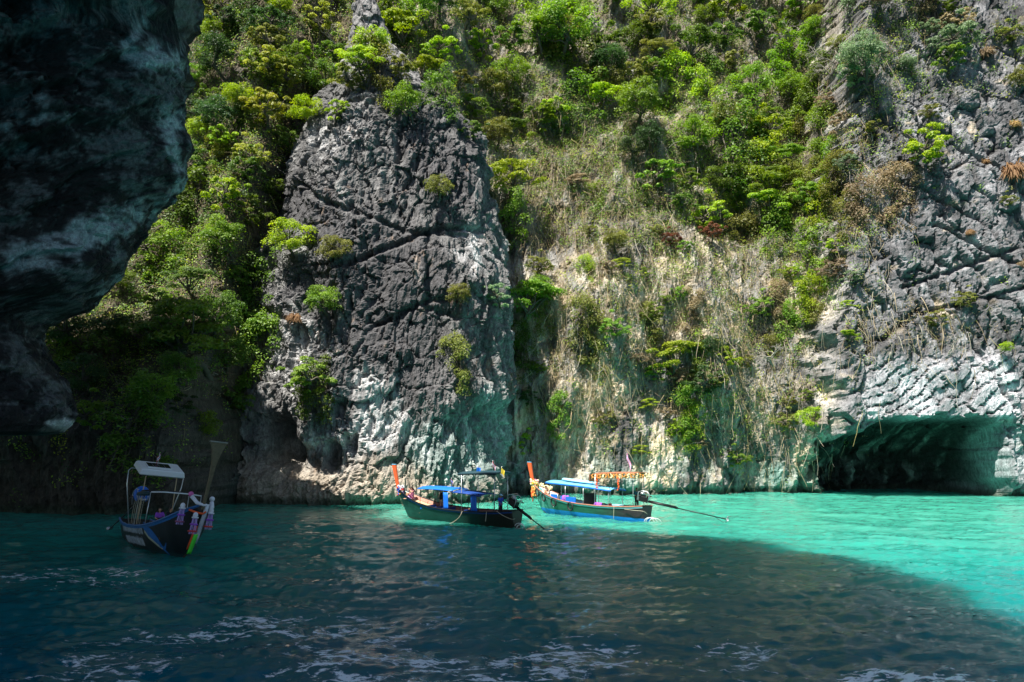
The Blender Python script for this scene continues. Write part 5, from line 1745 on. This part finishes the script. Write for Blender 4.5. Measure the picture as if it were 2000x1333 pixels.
# flower fringe round the rear canopy: single bunches
fr = MB(); gg = random.Random(8)
frx = [(-1.2 - 4.4 * i / 15, .93 * s_) for i in range(16) for s_ in (-1, 1)] + [(x, y) for x in (-1.2, -5.6) for y in (-.55, -.2, .2, .55)]
fringe = empty('flower_fringe', 'orange and cream flower bunches hung round the rear canopy of the green boat', 'garland', MR)
for i, (x, y) in enumerate(frx):
    z = 3.55 + .23 * (-1.2 - x) / 4.4 + .04
    k = MB()
    for q in range(7):
        k.ball((x + gg.uniform(-.10, .10), y + gg.uniform(-.05, .05), z - .03 - .05 * q + gg.uniform(-.03, .03)), gg.uniform(.045, .075), None, 6, 5)
    k.build('flower_bunch', MAT['marigold' if i % 3 else 'cream'], fringe)
for x in (-1.7, -4.0):
    k = MB()
    for q in range(16):
        k.ball((x + gg.uniform(-.1, .1), .95 + gg.uniform(-.05, .05), 3.5 - .07 * q), gg.uniform(.05, .07), None, 6, 5)
    k.build('hanging_garland', MAT['coral'], fringe)
flag(b, (-4.2, .1, 3.85), 1.6, ['pink', 'whitecloth', 'purple', 'whitecloth', 'pink'], (.9, .50), 1.15, seed=6)
k = MB(); rows = [[(2.9 - 3.9 * i / 8, .42 * (1 - (2 * j / 6 - 1) ** 2) ** .5 * 0 + (j / 6 - .5) * .95 * math.sin(math.pi * (.06 + .88 * i / 8)) ** .5 + .1, 2.90 - .02 * i + .10 * (1 - (2 * j / 6 - 1) ** 2)) for j in range(7)] for i in range(9)]
k.sheet(rows[::-1], .09); o = k.build('paddle_board', MAT['paleblue'], None, True); o.matrix_world = MR; tag(o, 'pale blue paddle board lying on the blue canopy of the green boat', 'board')
for i, (x, s_) in enumerate(((3.6, .75), (2.35, .45), (1.3, 1.15))):
    yb = hull_y(x + s_ / 2, .95) - .10
    k = MB(); k.box((x, yb, 1.26 + .10 * (x > 3)), (s_, .07, .58)); k.build('seat_back', MAT['blue'], b)
    k = MB(); k.box((x, 0, .80), (s_, 2 * hull_y(x + s_ / 2, .75) - .24, .10)); k.build('seat', MAT['white'], b)
k = MB(); k.box((-.2, .1, 1.35), (.08, 1.5, 1.2)); k.build('screen_panel', MAT['blackcloth'], b)
for (x, y, z, w_, lab) in ((2.0, .84, 1.36, .75, 'purple towel hung over the blue seat backs of the green boat'), (-1.7, .82, 1.02, .80, 'purple towel hung over the side behind the dark screen of the green boat')):
    k = MB(); rows = [[(x + w_ * (i / 5 - .5), y + .05 * math.sin(i * 1.7) - (.16 if j < 2 else 0) * (1 - j / 2), z + .28 - .50 * max(0, j - 1) / 3 + (-.12 if j == 0 else 0) + .03 * math.sin(i * 2.3)) for i in range(6)] for j in range(5)]
    k.sheet(rows, .02); o = k.build('towel', MAT['purple'], None, True); o.matrix_world = MR; tag(o, lab, 'towel')
# red plastic chair
ch = empty('chair', 'red plastic chair standing between the towel and the cool box', 'chair', MR @ Matrix.Translation((-2.75, .1, .33)))
k = MB(); k.box((0, 0, .43), (.44, .44, .04)); k.build('seat', MAT['red'], ch)
k = MB(); k.sheet([[(.20 + .05 * j, -.21 + .42 * i / 4, .46 + .45 * j / 3) for i in range(5)] for j in range(4)], .03); k.build('backrest', MAT['red'], ch)
for x in (-.19, .19):
    for y in (-.19, .19):
        k = MB(); k.tube([(x, y, .43), (x * 1.15, y * 1.15, 0)], .022, 6); k.build('leg', MAT['red'], ch)
# cool box
cb = empty('cool_box', 'white cool box with a blue lid near the stern of the green boat', 'box', MR @ Matrix.Translation((-3.45, .35, .33)))
k = MB(); k.box((0, 0, .42), (.75, .5, .84)); k.build('body', MAT['white'], cb)
k = MB(); k.box((0, 0, .88), (.79, .54, .08)); k.build('lid', MAT['paleblue'], cb)
# tyre fenders
for i, (x, lab) in enumerate(((5.75, 'black tyre fender nearest the prow of the green boat'), (4.65, 'black tyre fender below the seated woman on the green boat'), (3.2, 'black tyre fender below the first blue seat back of the green boat'), (1.1, 'black tyre fender nearest the middle of the green boat'))):
    g_ = gun(x, 1, .12, -.30)
    k = MB(); k.torus((0, 0, 0), .33, .065, None, None, 24, 8)
    o = k.build('tyre_fender', MAT['rubber'], None, True)
    o.matrix_world = MR @ Matrix.Translation(g_) @ Matrix.Rotation(R(-20 if x > 4 else -8), 4, 'Z') @ Matrix.Rotation(R(80), 4, 'X')
    tag(o, lab, 'tyre', 'tyre fenders on the green boat')
rope('side_rope', [(-3.6, .99, 1.1), (-3.62, 1.05, .6), (-3.6, 1.03, .12)], 'white rope hanging down the blue painted side of the green boat', MR)
rope('stern_rope', [(-4.6, .90, .98), (-5.6, .86, .95), (-6.3, .6, .95), (-6.35, .2, .7)], 'pinkish rope along the stern of the green boat', MR)
k = MB()
for i, q in enumerate(((-6.55, .2, 0.06), (-6.9, .35, .08), (-7.3, .4, .05))):
    k.torus(q, .40 + .05 * i, .026, Matrix.Rotation(R(75 - 8 * i), 4, 'X') @ Matrix.Rotation(R(25), 4, 'Y'))
o = k.build('hose_loop', MAT['foam'], None, True); o.matrix_world = MR; tag(o, 'pale hose loops in the water at the stern of the green boat', 'hose')
ga = empty('garland', 'big orange and cream flower garland wrapped round the prow of the green boat', 'garland', MR)
gg = random.Random(12)
for c, n_, zz in (('cream', 70, (1.95, 2.75)), ('marigold', 90, (1.3, 2.75)), ('pink', 12, (2.5, 2.7)), ('yellow', 26, (2.0, 2.5)), ('coral', 40, (1.2, 2.0))):
    k = MB()
    for i in range(n_):
        a = gg.uniform(0, 6.28); z = gg.uniform(*zz); r_ = .26 + .10 * (z > 2.3)
        k.ball((6.62 + .12 * (z - 2.0) + r_ * math.cos(a), r_ * .9 * math.sin(a) + (.1 if z < 1.9 else 0), z), gg.uniform(.055, .10), None, 6, 5)
    k.build('flowers', MAT[c], ga)
k = MB()
for i in range(46):
    t = gg.uniform(0, 1); k.ball((6.3 - 1.2 * t, -.30 - .28 * t + gg.uniform(-.1, .1), 2.30 - .30 * t + gg.uniform(-.08, .12)), gg.uniform(.06, .10), None, 6, 5)
k.build('flowers', MAT['cream'], ga)
for j in range(3):
    k = MB(); k.sheet([[(6.75 + .08 * j + .06 * math.sin(q), .12 - .12 * j + .07 * i, 1.9 - .28 * q) for i in range(2)] for q in range(5)], .015); k.build('ribbon', MAT['coral' if j != 1 else 'cream'], ga)
person('seated woman in dark bikini with tied dark hair and drawn-up knees on the green boat', pose(SIT_UP, look=(1, .0, .1)), loc(MR, (4.75, .42, gun(4.7, 1)[2] - .34), R(165)) @ Matrix.Scale(1.14, 4), 'skin', [('bikini', 'blackcloth', 'P')], 'bun', female=True)
person('boatman in teal shirt standing in the shade behind the motor of the green boat', pose(STAND, ell=(.05, .26, 1.15), wrl=(.28, .20, 1.1), elr=(.03, -.26, 1.14), wrr=(.25, -.18, 1.05)), loc(MR, (-4.85, -.35, .95), R(170)), 'tan', [('shirt', 'teal', 'TS'), ('trousers', 'blackcloth', 'PL')], 'short')

# ================= left boat: black hull coming towards the camera in the shade
BG = np.array([.85, 1.05, 1.22, 1.36, 1.42, 1.40, 1.28, 1.06, .78, .48, .09])
ML = pose_matrix(366, 0, 44.2, (.61, -.79), R(-7), R(-2.6), 5.3) @ Matrix.Translation((-.35, 0, .10)) @ Matrix.Scale(1.09, 4)
b = boat('black long-tail boat with blue gunwale, garlands and white roof under the overhang', ML, hull_paint('black_hull', (.006, .006, .008), (.010, .012, .012), (.012, .03, .03), -.05), 'darkwood', 'midblue', 'midblue', 'olivewood', (.20, .80), 3.2, 'darkwood', 5)
engine(b, R(6), R(-22), 5.2, 'blue', False, 2.35)
TR = Matrix.Translation((-2.4, 0, 4.25)) @ Matrix.Rotation(R(17), 4, 'Y')
k = MB(); k.box((0, 0, 0), (1.9, 2.5, .36), bev=.35, taper=.95); wr = k.build('roof', MAT['white'], b); wr.matrix_local = TR
k = MB(); k.box((.02, -.12, .205), (.95, 1.35, .05)); sp = k.build('solar_panel', MAT['foam'], b); sp.matrix_local = TR
for i in range(4):
    for j in range(2):
        k = MB(); k.box((.02 - .215 + .43 * j, -.12 - .4725 + .315 * i, .234), (.41, .30, .012)); k.build('solar_cell', MAT['cell'], sp)
for y in (-1.05, 1.05):
    k = MB(); k.tube([(-1.7, y * .80, 3.9), (-1.75, y * .86, 1.1)], .03, 6); k.build('roof_post', MAT['wood'], b, True)
    k = MB(); k.tube([(-2.9, y * 1.1, 4.2), (-2.9, y * 1.35, 4.2), (-2.9, y * 1.48, 4.05), (-2.9, y * 1.44, 3.3), (-3.0, y * .98, 1.1)], .03, 7); k.build('roof_post', MAT['steel'], b, True)
flag(b, (-2.6, -.1, 4.38), .85, ['red', 'whitecloth', 'navy', 'whitecloth', 'red'], (.34, .40), 1.0, seed=9)
roof(b, 1.9, -.4, 1.25, 2.86, 2.90, 'blackcloth', .05, .05)
k = MB(); k.tube([(1.95, -1.30, 2.86), (1.95, -.6, 2.91), (1.95, .6, 2.91), (1.95, 1.30, 2.86)], .035, 7); k.build('canopy_bar', MAT['white'], b, True)
posts(b, [(1.9, 1), (1.9, -1), (-.4, 1), (-.4, -1)], 2.85, .024, 'steel')
k = MB(); k.tube([(1.8, -1.32, 2.76), (.8, -1.40, 2.79), (-.5, -1.36, 2.74)], [.10, .14, .10], 8); o = k.build('rolled_tarpaulin', MAT['darkgreen'], None, True); o.matrix_world = ML; tag(o, 'dark rolled tarpaulin hanging along the canopy edge of the black boat', 'tarpaulin')
for i in range(6):
    x = 1.2 - .38 * i
    rope('tie_cord', [(x, -1.38, 2.7), (x - .06, -1.44, 1.9), (x - .16, -1.38, 1.10)], ['first', 'second', 'third', 'fourth', 'fifth', 'sixth'][i] + ' pale tie cord from the bow under the rolled tarpaulin', ML, .014)['group'] = 'tie cords of the tarpaulin'
def decal(name, side, polys, mat, off=.012):
    k = MB()
    for up_, lo_ in polys:      # two curves of (x, z), joined crosswise
        rows = []
        for (x0, z0), (x1, z1) in zip(up_, lo_):
            rows.append([(x0 + (x1 - x0) * t, side * (hull_y(x0 + (x1 - x0) * t, z0 + (z1 - z0) * t) + off), z0 + (z1 - z0) * t) for t in (0, .33, .67, 1)])
        k.sheet(rows, .004)
    return k.build(name, mat, b)
def strokes(name, side, lines, w, mat):
    polys = []
    for pts in lines:
        up_, lo_ = [], []
        for i, (x, z) in enumerate(pts):
            x2, z2 = pts[min(i + 1, len(pts) - 1)]; x1, z1 = pts[max(i - 1, 0)]
            L = math.hypot(x2 - x1, z2 - z1) or 1
            nx, nz_ = -(z2 - z1) / L * w, (x2 - x1) / L * w
            up_.append((x + nx, z + nz_)); lo_.append((x - nx, z - nz_))
        polys.append((up_, lo_))
    return decal(name, side, polys, mat, .016)
SCRIPT = plain('hull_lettering', (.40, .46, .52), .6)
MARLIN = plain('painted_fish_blue', (.02, .13, .40), .5, 0, .2, 4)
BELLY = plain('painted_fish_belly', (.40, .40, .26), .5)
def lettering(seed, x0, x1, z, hgt, side):
    """a line of looping brush script: round-topped stems with small heads, too blurred in the photo to read"""
    g_ = random.Random(seed)
    out = []
    x = x0
    sg = -1 if side > 0 else 1
    while x < x1:
        w = g_.uniform(.16, .24)
        kind_ = g_.randrange(4)
        base = z + .02 * g_.uniform(-1, 1)
        xx = lambda u: (x + u * w) if side < 0 else (x0 + x1 - x - u * w)
        if kind_ == 0:
            P = [(0, .1), (.05, .55), (.3, .95), (.6, 1), (.85, .8), (.9, .4), (.9, 0)]
        elif kind_ == 1:
            P = [(.05, .9), (.05, .3), (.2, .02), (.5, 0), (.8, .1), (.85, .5), (.85, 1)]
        elif kind_ == 2:
            P = [(.2, .6), (.05, .8), (.25, 1), (.4, .8), (.3, .4), (.3, 0), (.6, .3), (.85, .1), (.85, 1)]
        else:
            P = [(.1, 0), (.1, .7), (.3, 1), (.55, .75), (.5, .3), (.7, .05), (.9, .3), (.9, 1.25)]
        out.append([(xx(u), base + hgt * v_) for u, v_ in P])
        x += w + .05
    return out
for side in (-1, 1):
    strokes('lettering', side, lettering(3, -3.6, 1.5, .66, .40, side) + lettering(7, -3.2, 1.2, .06, .40, side), .032, SCRIPT)
    xs_ = [1.9, 2.2, 2.6, 3.0, 3.4, 3.7, 3.9]
    fz = lambda pts: [(1.75 + (x - 1.98) * 1.45, -.05 + (z - .05) * 1.18) for x, z in pts]
    decal('painted_fish', side, [(fz(a), fz(c_)) for a, c_ in (
        ([(2.0, 1.12), (2.2, 1.08), (2.5, 1.02), (2.8, .90), (3.05, .70), (3.2, .45), (3.3, .2)], [(1.98, 1.10), (2.1, .82), (2.3, .62), (2.6, .48), (2.85, .34), (3.08, .2), (3.26, .14)]),
        ([(2.25, 1.05), (2.2, 1.14), (2.15, 1.2)], [(2.7, .94), (2.5, 1.05), (2.22, 1.2)]),
        ([(3.25, .22), (3.45, .30), (3.62, .46)], [(3.28, .12), (3.42, .16), (3.60, .40)]),
        ([(3.25, .2), (3.4, .08), (3.44, -.08)], [(3.18, .14), (3.3, .02), (3.40, -.10)]))], MARLIN)
    decal('painted_belly', side, [(fz([(2.12, .86), (2.35, .62), (2.65, .48), (2.95, .31), (3.2, .18)]), fz([(2.06, .76), (2.3, .52), (2.6, .38), (2.9, .23), (3.18, .12)]))], BELLY, .015)
# garlands hung over the bow
bx = lambda z: np.interp(z, [-.36, 0, .85, 1.9, 2.45], [4.75, 5.35, 5.95, 6.55, 6.84])
def ribbon(parent, pts, w, mat, name, twist=0.0):
    k = MB()
    k.sheet([[Vector(p) + Vector((0, -w / 2, 0)), Vector(p) + Vector((.02, w / 2, 0))] for p in pts], .012)
    return k.build(name, MAT[mat], parent, True)
sash = empty('bow_sashes', 'white, orange and neon green sashes hanging down the stem of the black boat', 'garland', ML)
ribbon(sash, [(bx(z) + .14, .16, z) for z in (2.42, 2.0, 1.6, 1.2, .8, .5)], .20, 'whitecloth', 'white_sash')
ribbon(sash, [(bx(z) + .18, -.06, z) for z in (1.35, 1.1, .8, .5, .2)], .16, 'coral', 'orange_sash')
ribbon(sash, [(bx(z) + .22, .05, z) for z in (.95, .7, .4, .1, -.02)], .20, 'neon', 'green_sash')
k = MB(); k.tube([(6.55, -.55, 2.10), (6.85, -.30, 2.0), (6.95, 0, 1.95), (6.9, .15, 2.05)], .05, 6); k.build('orange_ribbon', MAT['coral'], sash, True)
k = MB(); k.tube([(6.6, -.55, 2.75), (6.8, -.30, 2.45), (6.98, .0, 2.35), (6.95, .12, 2.4)], [.10, .09, .06, .05], 7); k.build('white_scarf', MAT['whitecloth'], sash, True)
k = MB(); k.ball((6.55, -.58, 2.85), (.12, .13, .12)); k.build('pink_bow', MAT['pink'], sash, True)
k = MB(); k.tube([(6.75, .40, 2.55), (6.8, .42, 2.3), (6.75, .38, 2.0)], [.10, .13, .08], 7); k.ball((6.75, .40, 2.68), .13); k.build('white_rosette', MAT['whitecloth'], sash, True)
for i, (x, y, z, lab) in enumerate(((6.45, -.85, 2.15, 'tiered purple tassel of the black boat hanging on the fish-painted side of the bow'), (6.92, -.32, 1.75, 'tiered purple tassel of the black boat hanging in front of the stem'), (6.75, .45, 2.0, 'tiered purple tassel of the black boat hanging beyond the white sash'))):
    tt = empty('tassel', lab, 'tassel', ML, 'tiered tassels on the bow')
    for q, c in enumerate(('whitecloth', 'purple', 'red' if i else 'mauve')):
        k = MB(); k.torus((x - .05 * q, y, z - .32 * q), .12 + .03 * q, .045, None, None, 14, 6); k.build('flower_ring', MAT[c], tt, True)
    for q in range(6):
        a = q * 1.047
        k = MB(); k.tube([(x + .09 * math.cos(a), y + .09 * math.sin(a), z + .02), (x - .10 + .15 * math.cos(a), y + .15 * math.sin(a), z - .78)], .016, 5); k.build('string', MAT['lilac'], tt)
    k = MB(); k.ball((x, y, z + .12), (.12, .12, .14)); k.build('rosette', MAT['whitecloth'], tt, True)
SITL = pose(SIT_UP, pelvis=(0, 0, .45), neck=(.0, 0, .97), head=(.04, 0, 1.08), shl=(0, .18, .91), shr=(0, -.18, .91), hipl=(.03, .09, .44), hipr=(.03, -.09, .44), knl=(.44, .12, .46), knr=(.44, -.12, .46), anl=(.46, .12, .08), anr=(.46, -.12, .08), ell=(.10, .25, .66), elr=(.10, -.25, .66), wrl=(.33, .14, .56), wrr=(.33, -.14, .56))
person('dark-haired passenger sitting under the low canopy, turned towards the bow of the black boat', pose(SITL, look=(.8, .5, 0)), loc(ML, (2.1, -.12, 1.05), R(10)), 'skin', [('shirt', 'blackcloth', 'TS'), ('trousers', 'navy', 'PL')], 'short')
person('passenger in purple sitting behind the dark-haired one on the black boat', pose(SITL, look=(.9, -.3, -.1)), loc(ML, (1.2, -.42, .98), R(0)), 'skin', [('shirt', 'purple', 'TS'), ('trousers', 'blackcloth', 'PL')], 'long', female=True)
